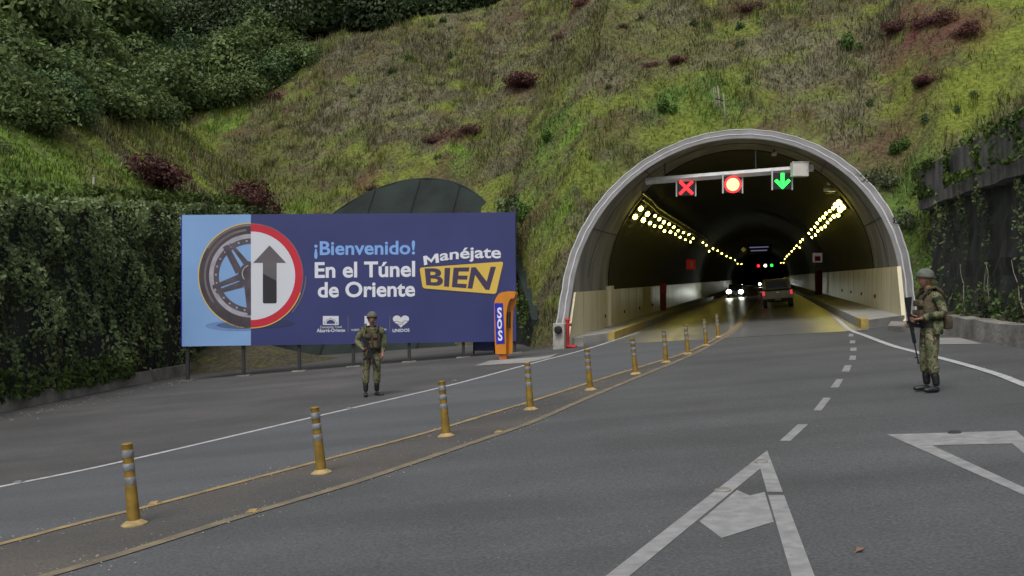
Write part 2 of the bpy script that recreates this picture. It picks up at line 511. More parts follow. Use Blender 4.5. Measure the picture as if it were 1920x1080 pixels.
NW = [(-9.6, 6.8), (-8.2, 4.0), (-7.1, 1.3)]      # low net wall between the two arches (u, v)
NWH = [4.7, 2.5, 1.0]
def v0(u):
    return np.interp(u, [-60, -24, -20, -13.5, -10.3, -9.4, -6.2, -5.6, 6.0, 7.5, 12, 60],
                        [7.0, 7.4, 6.9, 6.9, 6.2, 2.6, 0.05, 0.45, 0.45, -1.2, -2.2, -6.0])

def hill_z(x, y):
    x = np.asarray(x, float); y = np.asarray(y, float)
    u, v = xy2uv(x, y)
    t = v - v0(u)
    h = np.where(t < 8.0, t / LEAN, 8.0 / LEAN + (t - 8.0) * 0.93)
    zm = gz(x, y) + h
    zc = 17.0 + ZC + np.interp(u, [-40, -22, -14, -6, 5, 40], [-2.5, -1.6, 0.2, 4, 12, 14])
    zm = np.minimum(zm, zc + 0.06 * np.maximum(t, 0))
    dl = (side_x(WALL_L, y) - x) * 0.995
    zl = np.where(dl > 0, ztop_l(y) + 0.66 * np.minimum(dl, 8) + 0.9 * np.clip(dl - 8, 0, 22) + 0.15 * np.maximum(dl - 30, 0), -50)
    dr = (x - side_x(WALL_R, y)) * 0.98
    zr = np.where((dr > 0) & (y < 40), ZTOP_R + 0.80 * dr, -50)
    nwv = np.interp(u, [p[0] for p in NW], [p[1] for p in NW])
    zm = np.where((u > -9.6) & (u < -7.05) & (v < nwv + 0.55), -50, zm)
    z = np.maximum(np.maximum(zm, zl), zr)
    u, v = xy2uv(x, y)
    hh_ = z - gz(x, y); calm = np.clip((np.sqrt(u ** 2 + np.maximum(hh_ - HC, 0) ** 2) - 6.1) / 1.6, 0.06, 1.0)
    z = np.where(calm < 0.9, z - 0.12 * (1 - calm), z)
    z = z + calm * ((fbm(x * 0.35, y * 0.35, 3) - 0.5) * 0.9 + (fbm(x * 1.7 + 5, y * 1.7, 3) - 0.5) * 0.30 + (fbm(u * 0.9 + 5, (v + 0.15 * u) * 3.2, 3) - 0.5) * 0.40)
    zb = gz(x, y) + 1.15 * np.exp(-((x + 11.2) / 3.0) ** 2 - ((y - 40.5) / 2.6) ** 2) - 0.16
    return np.maximum(z, zb)

def hit(px, py, dmax=110):                          # where a sight line meets the hillside
    d = np.linspace(18, dmax, 2600)
    x = (px - 960) / F_PX * d; z = ZC - (py - 540) / F_PX * d
    ok = np.nonzero(hill_z(x, d) > z)[0]
    i = ok[0] if len(ok) else len(d) - 1
    return Vector((x[i], d[i], float(hill_z(x[i], d[i]))))

BLOBS = []      # (x, y, radius, colour index, weight): stands of one plant, seen in the photograph
def blob(px, py, r, ci, w=1.0):
    p = hit(px, py); BLOBS.append((p.x, p.y, r, ci, w))
PAL = np.array([
    (0.150, 0.185, 0.030),    # 0 bright moss
    (0.104, 0.106, 0.040),    # 1 olive
    (0.138, 0.128, 0.082),    # 2 dry straw
    (0.098, 0.062, 0.040),    # 3 rusty
    (0.078, 0.140, 0.030),    # 4 fresh green
    (0.075, 0.067, 0.045),    # 5 brown
    (0.122, 0.195, 0.032),    # 6 lime grass
    (0.105, 0.042, 0.036),    # 7 maroon
])
for a in [(1890, 60, 2.6, 0), (1870, 160, 2.0, 0), (1800, 200, 1.4, 0), (1700, 190, 1.0, 0), (1840, 230, 1.2, 0), (1510, 262, 0.9, 0),
          (60, 290, 3.0, 6, 2.0), (30, 330, 2.4, 4, 1.6), (100, 350, 2.0, 6, 1.5), (320, 250, 1.6, 6, 1.6), (420, 230, 1.3, 6, 1.6), (240, 330, 1.6, 6), (380, 350, 1.2, 0), (560, 390, 1.2, 6),
          (860, 280, 1.0, 6), (820, 300, 0.8, 0), (1080, 245, 0.8, 6), (1010, 340, 1.2, 6), (1040, 420, 1.2, 6), (1020, 480, 1.0, 0), (1160, 270, .9, 1),
          (1140, 310, 0.7, 6), (1290, 240, 0.9, 0), (1400, 130, 1.0, 0), (1010, 140, 1.0, 6), (800, 50, 1.0, 1), (640, 110, 2.0, 2), (700, 170, 3.2, 2),
          (620, 210, 2.4, 2), (760, 240, 1.8, 2), (900, 120, 2.0, 2), (1500, 150, 2.2, 2), (1460, 100, 2.0, 2), (1600, 220, 1.5, 2),
          (1700, 250, 1.6, 3), (1650, 260, 1.2, 3), (1780, 285, 1.2, 3), (1770, 50, 1.6, 3), (1850, 290, 1.4, 3), (1740, 45, 1.7, 7, 1.6), (1820, 58, 1.5, 7, 1.6), (1690, 55, 1.0, 7, 1.5), (990, 150, 1.2, 7, 1.6), (865, 250, 0.9, 7, 1.5), (275, 325, 1.2, 7, 1.5), (820, 262, 0.8, 7), (520, 180, 0.6, 7, 1.5), (1100, 6, 1.0, 7, 1.5), (1740, 150, 0.7, 7, 1.4), (1275, 112, 0.6, 7), (1220, 122, 0.6, 7), (1045, 70, 0.5, 7), (690, 350, 0.9, 7), (1560, 300, .8, 3), (1120, 60, 2.0, 1), (1260, 90, 2.2, 1),
          (1330, 190, 1.4, 4), (1250, 180, 1.2, 4), (1040, 230, 1.0, 4), (1740, 480, 2.0, 4), (1720, 420, 1.8, 4), (1690, 380, 1.2, 4), (1660, 330, 1.2, 1),
          (880, 20, 1.6, 3), (960, 15, 1.4, 3), (700, 90, 1.2, 3), (1020, 560, 1.0, 5), (1000, 500, 1.0, 3), (545, 672, 3.2, 5, 4.0), (480, 690, 2.4, 5, 4.0), (500, 300, 2.0, 1), (580, 340, 1.5, 1),
          (1150, 150, 1.3, 2), (1060, 100, 1.4, 2), (1240, 30, 1.6, 2), (180, 350, 1.6, 1), (450, 320, 1.6, 1), (130, 390, 1.4, 5)]:
    blob(*a)

def hill_weights(x, y):
    x = np.asarray(x, float); y = np.asarray(y, float)
    u, v = xy2uv(x, y); t = v + 0.15 * u
    n1 = fbm(x * 0.28 + 3, y * 0.28 + 40, 4); n2 = fbm(u * 0.5 + 70, t * 1.5, 4); n3 = fbm(x * 2.3, y * 2.3 + 31, 3); n4 = fbm(u * 0.8 + 9, t * 1.9 + 77, 4)
    n6 = fbm(u * 0.9 + 51, t * 3.4 + 13, 4); n7 = fbm(u * 1.4 + 21, t * 4.4 + 43, 3)
    w = np.zeros(x.shape + (len(PAL),))
    w[..., 1] += 1.0
    w[..., 2] += np.clip((n1 - 0.46) * 9, 0, 1.3) * (0.4 + 1.2 * n3)
    w[..., 0] += np.clip((n2 - 0.49) * 11, 0, 1.5)
    w[..., 3] += np.clip((n4 - 0.54) * 11, 0, 1.5)
    w[..., 5] += np.clip((0.41 - n2) * 10, 0, 1.2) + np.clip((n6 - 0.58) * 12, 0, 1.4)
    w[..., 0] += np.clip((0.41 - n6) * 9, 0, 1.0)
    w[..., 4] += np.clip((n3 - 0.6) * 7, 0, 0.8)
    for bx, by, r, ci, wt in BLOBS:
        d2 = ((x - bx) ** 2 + ((y - by) * 1.15) ** 2) / (r * r)
        w[..., ci] += wt * 2.6 * np.exp(-d2 * 1.4) * np.clip((n7 - 0.28) * 4.0, 0.12, 1.8)
    w = w ** 2.0
    return w / w.sum(-1)[..., None], n3, n7

def hill_colour(x, y, z):
    w, n3, n7 = hill_weights(x, y)
    return (w @ PAL) * (0.66 + 0.38 * n3 + 0.34 * n7)[..., None]

def make_hill():
    st = 0.18
    xs = np.arange(-46, 34, st); ys = np.arange(6, 82, st)
    X, Y = np.meshgrid(xs, ys)
    Z = hill_z(X, Y)
    nx, ny = len(xs), len(ys)
    u, v = xy2uv(X, Y)
    # height in the vault's own frame
    cx, cy = uv2xy(0 * u, v)
    H = Z - (gz(cx, cy) + (gz(X, Y) - gz(cx, cy)) * 0.3)
    r = np.where(H > HC, np.sqrt(u ** 2 + (H - HC) ** 2), np.abs(u))
    g0 = gz(X, Y)
    idx = np.arange(nx * ny).reshape(ny, nx)
    F = np.stack([idx[:-1, :-1], idx[:-1, 1:], idx[1:, 1:], idx[1:, :-1]], -1).reshape(-1, 4)
    rf = r.ravel()[F]; vf = v.ravel()[F]; zf = Z.ravel()[F]; gf = g0.ravel()[F]; Xf = X.ravel()[F]
    inside = (rf.min(1) < 5.72) & (vf.mean(1) > -3)
    dead = inside | ((zf - gf).max(1) < -0.05)
    jump = (zf.max(1) - zf.min(1)) > 3.0
    F = F[~dead]
    used, inv = np.unique(F.ravel(), return_inverse=True)
    V = np.stack([X.ravel(), Y.ravel(), np.maximum(Z, g0 - 0.4).ravel()], 1)[used]
    col = hill_colour(V[:, 0], V[:, 1], V[:, 2])
    o = np_obj('hillside', V, inv.reshape(-1, 4), M['hill'], smooth=True, vcol=col)
    tag(o, kind='structure')

make_hill()

# ------------------------------------------------------------------ ground sheets, roads and markings
def sheet(name, pts, mat, kind='structure', dz=0.0):
    o = MB().poly([(p[0], p[1], gz(p[0], p[1]) + dz) for p in pts]).build(name, mat, fix=False)
    if o.data.polygons[0].normal.z < 0: o.data.flip_normals()
    return tag(o, kind=kind)

sheet('ground', [(-120, -80), (120, -80), (120, 140), (-120, 140)], M['soil'], dz=-0.03)
sheet('road', [(-14.6, -40), (13, -40), (13.5, 20), (13.6, 31.5)] + [tuple(uv2xy(6.0, -1.0)), tuple(uv2xy(6.0, 1.6)), tuple(uv2xy(-6.2, 1.6)), (-4, 33), (-12.8, 24), (-14.6, 8)], M['asphalt'], dz=0.0)
def line_xy(pts): return [G(*p) for p in pts]
def offset_line(P, w):
    L_, R_ = [], []
    for i, p in enumerate(P):
        d = P[min(i + 1, len(P) - 1)] - P[max(i - 1, 0)]
        n = Vector((-d.y, d.x, 0)).normalized()
        for lst, s in ((L_, 1), (R_, -1)):
            q = p + n * (w / 2 * s); lst.append(Vector((q.x, q.y, 0)))
    return L_, R_
def smooth_line(P, n=8):
    out = []
    for i in range(len(P) - 1):
        p0 = P[max(i - 1, 0)]; p1 = P[i]; p2 = P[i + 1]; p3 = P[min(i + 2, len(P) - 1)]
        for k in range(n):
            t = k / n
            out.append(0.5 * ((2 * p1) + (p2 - p0) * t + (2 * p0 - 5 * p1 + 4 * p2 - p3) * t * t + (3 * p1 - p0 - 3 * p2 + p3) * t ** 3))
    return out + [P[-1]]
def ribbon_mark(name, pts, w, mat, dz):
    P = smooth_line(line_xy(pts))
    L_, R_ = offset_line(P, w)
    f = lambda q: (q.x, q.y, gz(q.x, q.y) + dz)
    o = MB().ribbon([f(q) for q in L_], [f(q) for q in R_]).build(name, mat, fix=False)
    if o.data.polygons[0].normal.z < 0: o.data.flip_normals()
    return tag(o, kind='structure')

WHITE_L = [(-1400, 1204), (-260, 968), (0, 914), (232, 866), (600, 780), (840, 724), (960, 692), (1020, 676), (1071, 663), (1120, 649), (1162, 635), (1200, 623)]
YEL_FAR = [(-1400, 1396), (-260, 1090), (0, 1022), (150, 982), (300, 945), (480, 897), (590, 868), (800, 812), (950, 767), (1000, 752), (1096, 721), (1192, 691), (1287, 661), (1345, 634), (1374, 617), (1396, 596), (1410, 580), (1422, 566)]
YEL_NEAR = [(-1400, 1512), (-260, 1181), (0, 1106), (100, 1077), (250, 1033), (465, 965), (650, 910), (800, 860), (950, 809), (1000, 791), (1096, 749), (1192, 709), (1287, 670), (1335, 646), (1374, 622), (1399, 598), (1413, 580), (1425, 566)]
# shoulder on the left, as far as the kerb
wl_ = smooth_line(line_xy(WHITE_L))
sh = [(p.x, p.y) for p in wl_] + [tuple(uv2xy(-6.2, 0.8)), tuple(uv2xy(-9.0, 6.5)), tuple(uv2xy(-12, 9)), tuple(uv2xy(-20, 9)), (-12.2, 44), (-12.4, 36), (-13.4, 25), (-14.6, 10), (-14.6, 2)]
me_ = MB()
me_.poly([(p[0], p[1], gz(*p) + 0.003) for p in sh])
o = me_.build('shoulder', M['shoulder'], fix=False); tag(o, kind='structure')
if o.data.polygons[0].normal.z < 0: o.data.flip_normals()
yf_ = smooth_line(line_xy(YEL_FAR[:14])); yn_ = smooth_line(line_xy(YEL_NEAR[:14]))
o = MB().poly([(p.x, p.y, gz(p.x, p.y) + 0.006) for p in wl_] + [(p.x, p.y, gz(p.x, p.y) + 0.006) for p in reversed(yf_)]).build('left_lane', M['lane'], fix=False)
tag(o, kind='structure')
if o.data.polygons[0].normal.z < 0: o.data.flip_normals()
o = MB().poly([(p.x, p.y, gz(p.x, p.y) + 0.004) for p in yf_] + [(p.x, p.y, gz(p.x, p.y) + 0.004) for p in reversed(yn_)]).build('median_strip', M['median'], fix=False)
tag(o, kind='structure')
if o.data.polygons[0].normal.z < 0: o.data.flip_normals()
sheet('tunnel_road', [uv2xy(-4.4, 1.2), uv2xy(-3.0, -0.9), uv2xy(4.3, -2.2), uv2xy(4.3, TUN_END), uv2xy(-4.4, TUN_END)], M['conc_road'], dz=0.008)

ribbon_mark('white_edge_line', WHITE_L, 0.12, M['white_line'], 0.011)
ribbon_mark('yellow_line', YEL_FAR, 0.11, M['yellow_line'], 0.011)
ribbon_mark('yellow_line', YEL_NEAR, 0.14, M['faded_yellow'], 0.0085)
ribbon_mark('white_edge_line', [(1548, 583), (1562, 593), (1577, 605), (1594, 619), (1623, 630), (1671, 648), (1719, 661), (1786, 678), (1862, 700), (1920, 722), (2010, 757), (2130, 806)], 0.15, M['white_line'], 0.0115)
mk = MB()
for q in ([(1462, 827), (1482, 827), (1515, 796), (1496, 796)], [(1525, 770), (1540, 770), (1558, 746), (1544, 746)], [(1557, 727), (1572, 727), (1581, 711), (1569, 711)],
          [(1578, 697), (1592, 697), (1597, 685), (1584, 685)], [(1592, 675), (1604, 675), (1605, 667), (1594, 667)], [(1594, 658), (1606, 658), (1606, 652), (1595, 652)],
          [(1593, 644), (1603, 644), (1604, 638.5), (1594, 638.5)], [(1591, 631), (1600, 631), (1600, 626), (1592, 626)]):
    mk.poly([G(*p, 0.004) for p in q])
tag(mk.build('lane_dashes', M['white_paint'], fix=True), kind='structure')
def lerp2(a, b, t): return (a[0] + (b[0] - a[0]) * t, a[1] + (b[1] - a[1]) * t)
gm = MB()
ap, iap = (1438.4, 845), (1425.5, 879)
lo, li = (1136.6, 1080), (1181, 1080); ro, ri = (1527, 1080), (1484, 1080)
LO, LI, RO, RI = lerp2(ap, lo, 1.5), lerp2(iap, li, 1.58), lerp2(ap, ro, 1.5), lerp2(iap, ri, 1.58)
gm.poly([G(*p, 0.004) for p in (ap, LO, LI, iap)])
t1 = (923 - 845) / 235; t2 = (923 - 879) / 201
gm.poly([G(*p, 0.0042) for p in (ap, iap, lerp2(iap, ri, t2), lerp2(ap, ro, t1))])
t1 = (929 - 845) / 235; t2 = (929 - 879) / 201
gm.poly([G(*p, 0.004) for p in (lerp2(ap, ro, t1), lerp2(iap, ri, t2), RI, RO)])
gm.poly([G(*p, 0.004) for p in ((1382, 919.5), (1406, 930), (1433.6, 923), (1451, 979), (1353, 1009.6), (1311.5, 978.4))])
tag(gm.build('gore_marking', M['white_paint']), kind='structure')
gm = MB()
t1_, t2_, t3_ = (1663.6, 815), (1905.6, 808), (2156, 1034)
i1_, i2_, i3_ = (1747.5, 835.6), (1898, 832), (2075, 986)
gm.poly([G(*p, 0.004) for p in (t1_, i1_, i2_, t2_)])
gm.poly([G(*p, 0.0042) for p in (t2_, i2_, i3_, t3_)])
gm.poly([G(*p, 0.0044) for p in (t3_, i3_, i1_, t1_)])
tag(gm.build('gore_marking', M['white_paint']), kind='structure')

PN = Vector((-S_, -B_, 1)).normalized()                 # the road's own upward direction
ROAD_ROT = Vector((0, 0, 1)).rotation_difference(PN)

def flat_disc(c, r, h, n=14):
    m = MB(); m.lathe([(r, 0), (r, h * 0.5), (r * 0.8, h)], n)
    return m
for k, (px, py, r, lab) in enumerate([(1427, 867, 0.07, 'round metal road stud on the tip of the white arrow marking'),
                                      (1355, 921, 0.075, 'round metal road stud on the left leg of the white arrow marking'),
                                      (1790, 812, 0.07, 'dark round road stud on the upper bar of the right white triangle')]):
    o = flat_disc(None, r, 0.018).build('road_stud', M['old_concrete'] if k < 2 else M['dark_steel'], smooth='auto')
    o.location = G(px, py, 0.0045); o.rotation_euler = ROAD_ROT.to_euler()
    tag(o, lab, 'road stud', 'round road studs')
cat_eyes = [(290, 946, 'pale flat road reflector on the far yellow line beside the nearest bollard'),
            (475, 961, 'pale flat road reflector on the near yellow line between the two nearest bollards'),
            (35, 906, 'pale road reflector on the white edge line at far left'),
            (655, 767, 'pale road reflector on the white edge line near the front facing soldier'),
            (852, 715, 'pale road reflector on the white edge line behind the third bollard'),
            (935, 812, 'pale road reflector on the near yellow line between third and fourth bollards')]
for px, py, lab in cat_eyes:
    o = MB().prism([(-0.06, -0.045), (0.06, -0.045), (0.06, 0.045), (-0.06, 0.045)], 0, 0.006).prism([(-0.04, -0.035), (0.04, -0.035), (0.04, 0.035), (-0.04, 0.035)], 0.006, 0.02).build('road_reflector', M['bollard_base'] if py > 930 or px > 900 else M['reflector'])
    o.location = G(px, py, 0.012); o.rotation_euler = ROAD_ROT.to_euler()
    tag(o, lab, 'road reflector', 'road reflectors on the painted lines')
lf = MB(); lf.add([(0, 0, 0.01), (0.05, 0.02, 0.03), (0.11, 0.0, 0.015), (0.05, -0.025, 0.02)], [(0, 1, 2, 3)])
lf.tube([(0, 0, 0.01), (-0.03, 0.0, 0.005)], 0.003, 5)
o = lf.build('dry_leaf', pmat('dry_leaf', (0.25, 0.13, 0.085), 0.8), fix=False)
o.location = G(1605, 1038, 0.004); o.rotation_euler = (0, 0, 0.8)
tag(o, 'small dry brown leaf lying on the asphalt at lower right', 'leaf')

# grit and fallen leaves gathered along the median and the road's edges
m = MB()
def grit(pts, n, spread, smax):
    P = smooth_line(line_xy(pts), 6)
    for _ in range(n):
        i = random.randrange(len(P) - 1); q = P[i].lerp(P[i + 1], random.random())
        x, y = q.x + random.gauss(0, spread), q.y + random.gauss(0, spread)
        r = random.uniform(0.006, smax); a = random.uniform(0, 6.28); z = gz(x, y) + 0.006
        m.add([(x + r * math.cos(a + k * 1.7), y + r * math.sin(a + k * 1.7), z) for k in range(4)] + [(x, y, z + r * 0.7)], [(0, 1, 4), (1, 2, 4), (2, 3, 4), (3, 0, 4)])
grit(YEL_FAR[2:13], 260, 0.28, 0.016); grit(YEL_NEAR[2:13], 300, 0.22, 0.015)
grit([(1623, 630), (1719, 661), (1862, 700), (1920, 722)], 90, 0.5, 0.016); grit([(0, 790), (160, 752), (340, 715)], 160, 0.4, 0.03)
grit([(900, 1000), (1300, 950), (1750, 900)], 90, 1.8, 0.010)
tag(m.build('road_grit', pmat('pale_grit', (0.22, 0.20, 0.17), 0.9, 0.5, 3), fix=False), 'small stones and crumbs scattered on the asphalt along the painted lines', 'grit', kind='stuff')

# ------------------------------------------------------------------ the tunnel
tun = empty('tunnel', W(0, 0), 0, 'road tunnel with a slanted round concrete mouth and cream lower walls', 'tunnel')
inv_t = Matrix.Translation(-Vector(tun.location))
def tb(mb, name, mat, parent=None, smooth=False, fix=True):
    mb.v = [inv_t @ p for p in mb.v]
    return mb.build(name, mat, parent or tun, smooth, fix)
PH = [(-0.36 + (math.pi + 0.72) * i / 96) for i in range(97)]
def prof(R, ph): return (R * math.cos(ph) if math.sin(ph) >= 0 else math.copysign(R, math.cos(ph))), HC + R * math.sin(ph)
m = MB()                                                 # light concrete first ring
def ring_strip(m, R, vs, flip=False):
    b = len(m.v)
    n = len(PH)
    for vf in vs:
        for ph in PH:
            u_, h_ = prof(R, ph)
            m.v.append(T(u_, vf(h_) if callable(vf) else vf, h_))
    for j in range(len(vs) - 1):
        for i in range(n - 1):
            m.f.append([b + j * n + i, b + j * n + i + 1, b + (j + 1) * n + i + 1, b + (j + 1) * n + i]); m.m.append(0)
fr = lambda h: LEAN * h
ring_strip(m, R_IN, [fr, lambda h: LEAN * h * 0.5 + 4.9, 9.8])
lining = tb(m, 'concrete_lining', M['concrete'], smooth=True)
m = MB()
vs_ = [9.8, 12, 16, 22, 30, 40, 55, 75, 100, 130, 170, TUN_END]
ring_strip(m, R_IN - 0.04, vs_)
b = len(m.v)                                             # step at the joint, and an added end cap against light leaks
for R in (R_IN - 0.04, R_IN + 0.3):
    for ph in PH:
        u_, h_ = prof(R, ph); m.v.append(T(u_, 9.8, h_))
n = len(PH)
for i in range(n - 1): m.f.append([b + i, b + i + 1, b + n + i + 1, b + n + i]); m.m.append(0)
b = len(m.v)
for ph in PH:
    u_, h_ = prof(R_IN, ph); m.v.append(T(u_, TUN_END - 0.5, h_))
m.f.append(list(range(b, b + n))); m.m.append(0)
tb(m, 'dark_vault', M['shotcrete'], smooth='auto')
m = MB()                                                 # the rim: front face, outer skin
b = len(m.v)
def rimring(R, off):
    for ph in PH:
        u_, h_ = prof(R, ph); m.v.append(T(u_, LEAN * h_ + off, h_))
rings = [(R_IN, 0.0), (R_IN + 0.02, -0.02), (R_OUT - 0.03, -0.02), (R_OUT, 0.02), (R_OUT, 1.6)]
for R, off in rings: rimring(R, off)
for j in range(len(rings) - 1):
    for i in range(n - 1):
        m.f.append([b + j * n + i, b + j * n + i + 1, b + (j + 1) * n + i + 1, b + (j + 1) * n + i]); m.m.append(0)
rim = tb(m, 'portal_rim', M['rim_concrete'], smooth='auto')
for R, r_ in ((R_OUT - 0.03, 0.028), (R_OUT - 0.25, 0.034)):
    m = MB()
    pts = []
    for i, ph in enumerate(PH):
        u_, h_ = prof(R + 0.012 * math.sin(i * 1.7), ph); pts.append(T(u_, LEAN * h_ - 0.03, h_))
    m.tube(pts, r_, 6)
    tb(m, 'white_ledge', M['rim_white'], smooth=True)
# joints in the first ring
for k, (fa, ha) in enumerate([(math.radians(a), None) for a in (22, 52, 128, 158)]):
    m = MB()
    u_, h_ = prof(R_IN - 0.005, fa)
    m.tube([T(u_, LEAN * h_ + 0.1, h_), T(u_, 9.75, h_)], 0.022, 5)
    tb(m, 'panel_joint', M['joint'])
m = MB()
ring_pts = []
for ph in PH[10:-10]:
    u_, h_ = prof(R_IN - 0.005, ph); ring_pts.append(T(u_, LEAN * h_ * 0.72 + 3.2, h_))
m.tube(ring_pts, 0.014, 5); tb(m, 'panel_joint', M['joint'])
# cream wainscot, walkways, kerbs
def wall_box(u0, u1, vstart, v1, h0, h1, name, mat, parent=None, seg=16, lean=True, slant=0.0):
    m = MB()
    vsn = [0] + [((i + 1) / seg) ** 1.8 for i in range(seg)]
    b = len(m.v)
    for s in vsn:
        for (uu, hh) in ((u0, h0), (u1, h0), (u1, h1), (u0, h1)):
            if slant: uu = uu - math.copysign(slant * (1 - hh / 1.9), uu)
            va = vstart + (LEAN * hh if lean else 0)
            m.v.append(W(uu, va + (v1 - va) * s, hh))
    for j in range(seg):
        for k in range(4):
            k2 = (k + 1) % 4
            m.f.append([b + j * 4 + k, b + j * 4 + k2, b + (j + 1) * 4 + k2, b + (j + 1) * 4 + k]); m.m.append(0)
    m.f.append([b, b + 1, b + 2, b + 3]); m.m.append(0)
    e = b + seg * 4
    m.f.append([e + 3, e + 2, e + 1, e]); m.m.append(0)
    return tb(m, name, mat, parent)
for s in (-1, 1):
    a, c = (-5.66, -5.53) if s < 0 else (5.53, 5.66)
    wp = wall_box(a, c, 0.05, TUN_END - 1, -0.1, 1.88, 'wainscot', M['cream'], slant=0.02)
    inner = c if s < 0 else a
    for v_ in [3.2, 6.4, 9.9, 13, 16.2, 19.4, 22.6, 25.8, 29, 35, 41]:
        m = MB(); m.tube([W(inner - 0.008 * s, v_, 0.3), W(inner + 0.004 * s, v_, 1.87)], 0.012, 4)
        tb(m, 'panel_joint', M['joint'])
    for v_ in [8.5, 14.5, 20.5, 27]:
        m = MB(); m.box(W(inner, v_, 0.75), (0.10, 0.16, 0.14))
        tb(m, 'junction_box', M['joint'])
m = MB()
for hh in (-0.1, 2.06):
    pass
wall_box(-5.60, -5.38, 9.3, 10.15, -0.1, 2.04, 'pilaster', M['cream'], seg=1, lean=False)
def walkway(u0, u1, va, vb, kerb_u0, kerb_u1, yellow_to):
    m = MB()
    top, b0 = 0.27, -0.05
    pts = [W(u0, va, 0), W(u1, vb, 0), W(u1, TUN_END - 2, 0), W(u0, TUN_END - 2, 0)]
    lowr = [p + Vector((0, 0, b0)) for p in pts]; up = [p + Vector((0, 0, top)) for p in pts]
    m.add(lowr + up, [(0, 1, 2, 3), (4, 5, 6, 7), (0, 1, 5, 4), (1, 2, 6, 5), (2, 3, 7, 6), (3, 0, 4, 7)])
    wk = tb(m, 'walkway', M['walkway'])
    for (va_, vb_, mt) in ((vb, yellow_to, M['kerb_yellow']), (yellow_to, TUN_END - 2, M['walkway'])):
        m = MB()
        pts = [W(kerb_u0, va_, 0), W(kerb_u1, va_ - 0.05, 0), W(kerb_u1, vb_, 0), W(kerb_u0, vb_, 0)]
        m.add([p + Vector((0, 0, -0.05)) for p in pts] + [p + Vector((0, 0, 0.30)) for p in pts],
              [(0, 1, 2, 3), (4, 5, 6, 7), (0, 1, 5, 4), (1, 2, 6, 5), (2, 3, 7, 6), (3, 0, 4, 7)])
        tb(m, 'kerb', mt, wk)
walkway(-5.60, -4.45, 0.6, 2.3, -4.45, -4.2, 12.0)
walkway(5.60, 4.35, 0.2, -1.3, 4.35, 4.12, 0.4)
# cable trays on the left of the vault
for dh in (0.0, -0.28):
    m = MB()
    pts = [T(-3.95, 9.0, 5.75 + dh), T(-3.95, 12.5, 5.7 + dh), T(-4.05, 16, 5.62 + dh), T(-4.05, 20, 5.6 + dh), T(-4.05, 60, 5.6 + dh)]
    m.tube(pts, 0.06, 6); tb(m, 'cable_tray', M['dark_steel'])

# ------------------------------------------------------------------ lane signal gantry and its signals
VG = 9.6
gan = empty('signal_gantry', T(0, VG, 6.1), 0, 'grey horizontal steel beam across the tunnel mouth with grey control box', 'gantry')
gi = Matrix.Translation(-Vector(gan.location))
pL, pR = AT(1222, 339, 41.6), AT(1490, 318, 39.8)
m = MB(); m.tube([pL + Vector((-0.25, 0.05, -0.02)), pL, pR, pR + Vector((0.7, -0.1, 0.05))], 0.14, 4)
m.v = [gi @ p for p in m.v]; m.build('beam', M['steel'], gan)
m = MB(); c0 = AT(1499, 318, 39.5); m.box(c0, (0.62, 0.4, 0.56), bev=0.02)
m.v = [gi @ p for p in m.v]; m.build('control_box', M['grey_box'], gan)
m = MB(); m.box(c0 + Vector((0, -0.205, 0.27)), (0.68, 0.03, 0.03)).box(c0 + Vector((0.24, -0.21, 0.0)), (0.03, 0.03, 0.12))
m.v = [gi @ p for p in m.v]; m.build('box_latch', M['steel'], gan)
for px in (1248, 1420):
    t = (px - 1222) / 268; q = pL.lerp(pR, t)
    m = MB(); m.tube([q, q + Vector((0, 0.1, 0.95))], 0.025, 6)
    m.v = [gi @ p for p in m.v]; m.build('hanger', M['dark_steel'], gan)

def signal(px, py, d, kind, label):
    c = AT(px, py, d)
    e = empty('lane_signal', c, -TH * 0.3, label, 'lane signal', 'lane signals under the gantry'); e.scale = (0.94, 0.94, 0.94)
    m = MB(); m.box((0, 0.06, 0), (0.74, 0.16, 0.70), bev=0.015); m.build('housing', M['black'], e)
    for sx in (-0.41, 0.41):
        m = MB(); m.box((sx, 0.06, 0.06), (0.055, 0.07, 0.86)); m.build('bracket', M['steel'], e)
    m = MB()
    if kind == 'cross':
        for s in (-1, 1):
            m.box((0, -0.03 - 0.004 * s, 0), (0.78, 0.02, 0.12), rot=Matrix.Rotation(s * math.radians(45), 3, 'Y'))
        mt = M['sig_red']
    elif kind == 'disc':
        m.lathe([(0.27, 0), (0.27, 0.02)], 28, Matrix.Translation((0, -0.022, 0)) @ Matrix.Rotation(math.radians(90), 4, 'X'))
        mt = M['sig_amber']
        r = MB(); 
        for k in range(28):
            a0, a1 = 2 * math.pi * k / 28, 2 * math.pi * (k + 1) / 28
            r.add([(0.272 * math.cos(a0), -0.026, 0.272 * math.sin(a0)), (0.36 * math.cos(a0), -0.024, 0.36 * math.sin(a0)), (0.36 * math.cos(a1), -0.024, 0.36 * math.sin(a1)), (0.272 * math.cos(a1), -0.026, 0.272 * math.sin(a1))], [(0, 1, 2, 3)])
        r.build('red_ring', M['sig_red'], e, fix=False)
    else:
        m.prism([(-0.07, 0.33), (-0.07, -0.06), (-0.24, 0.08), (-0.33, 0.0), (0, -0.34), (0.33, 0.0), (0.24, 0.08), (0.07, -0.06), (0.07, 0.33)], 0, 0.02, Matrix.Translation((0, -0.022, 0)) @ Matrix.Rotation(math.radians(90), 4, 'X'))
        mt = M['sig_green']
    m.build('lit_symbol', mt, e)
    return e
signal(1286.5, 352, 41.2, 'cross', 'lane signal lit with a red cross, hanging from the gantry')
signal(1374, 346, 40.5, 'disc', 'lane signal lit with a bright round disc, middle of the gantry')
signal(1467, 339.5, 39.7, 'arrow', 'lane signal lit with a green down arrow, hanging from the gantry')
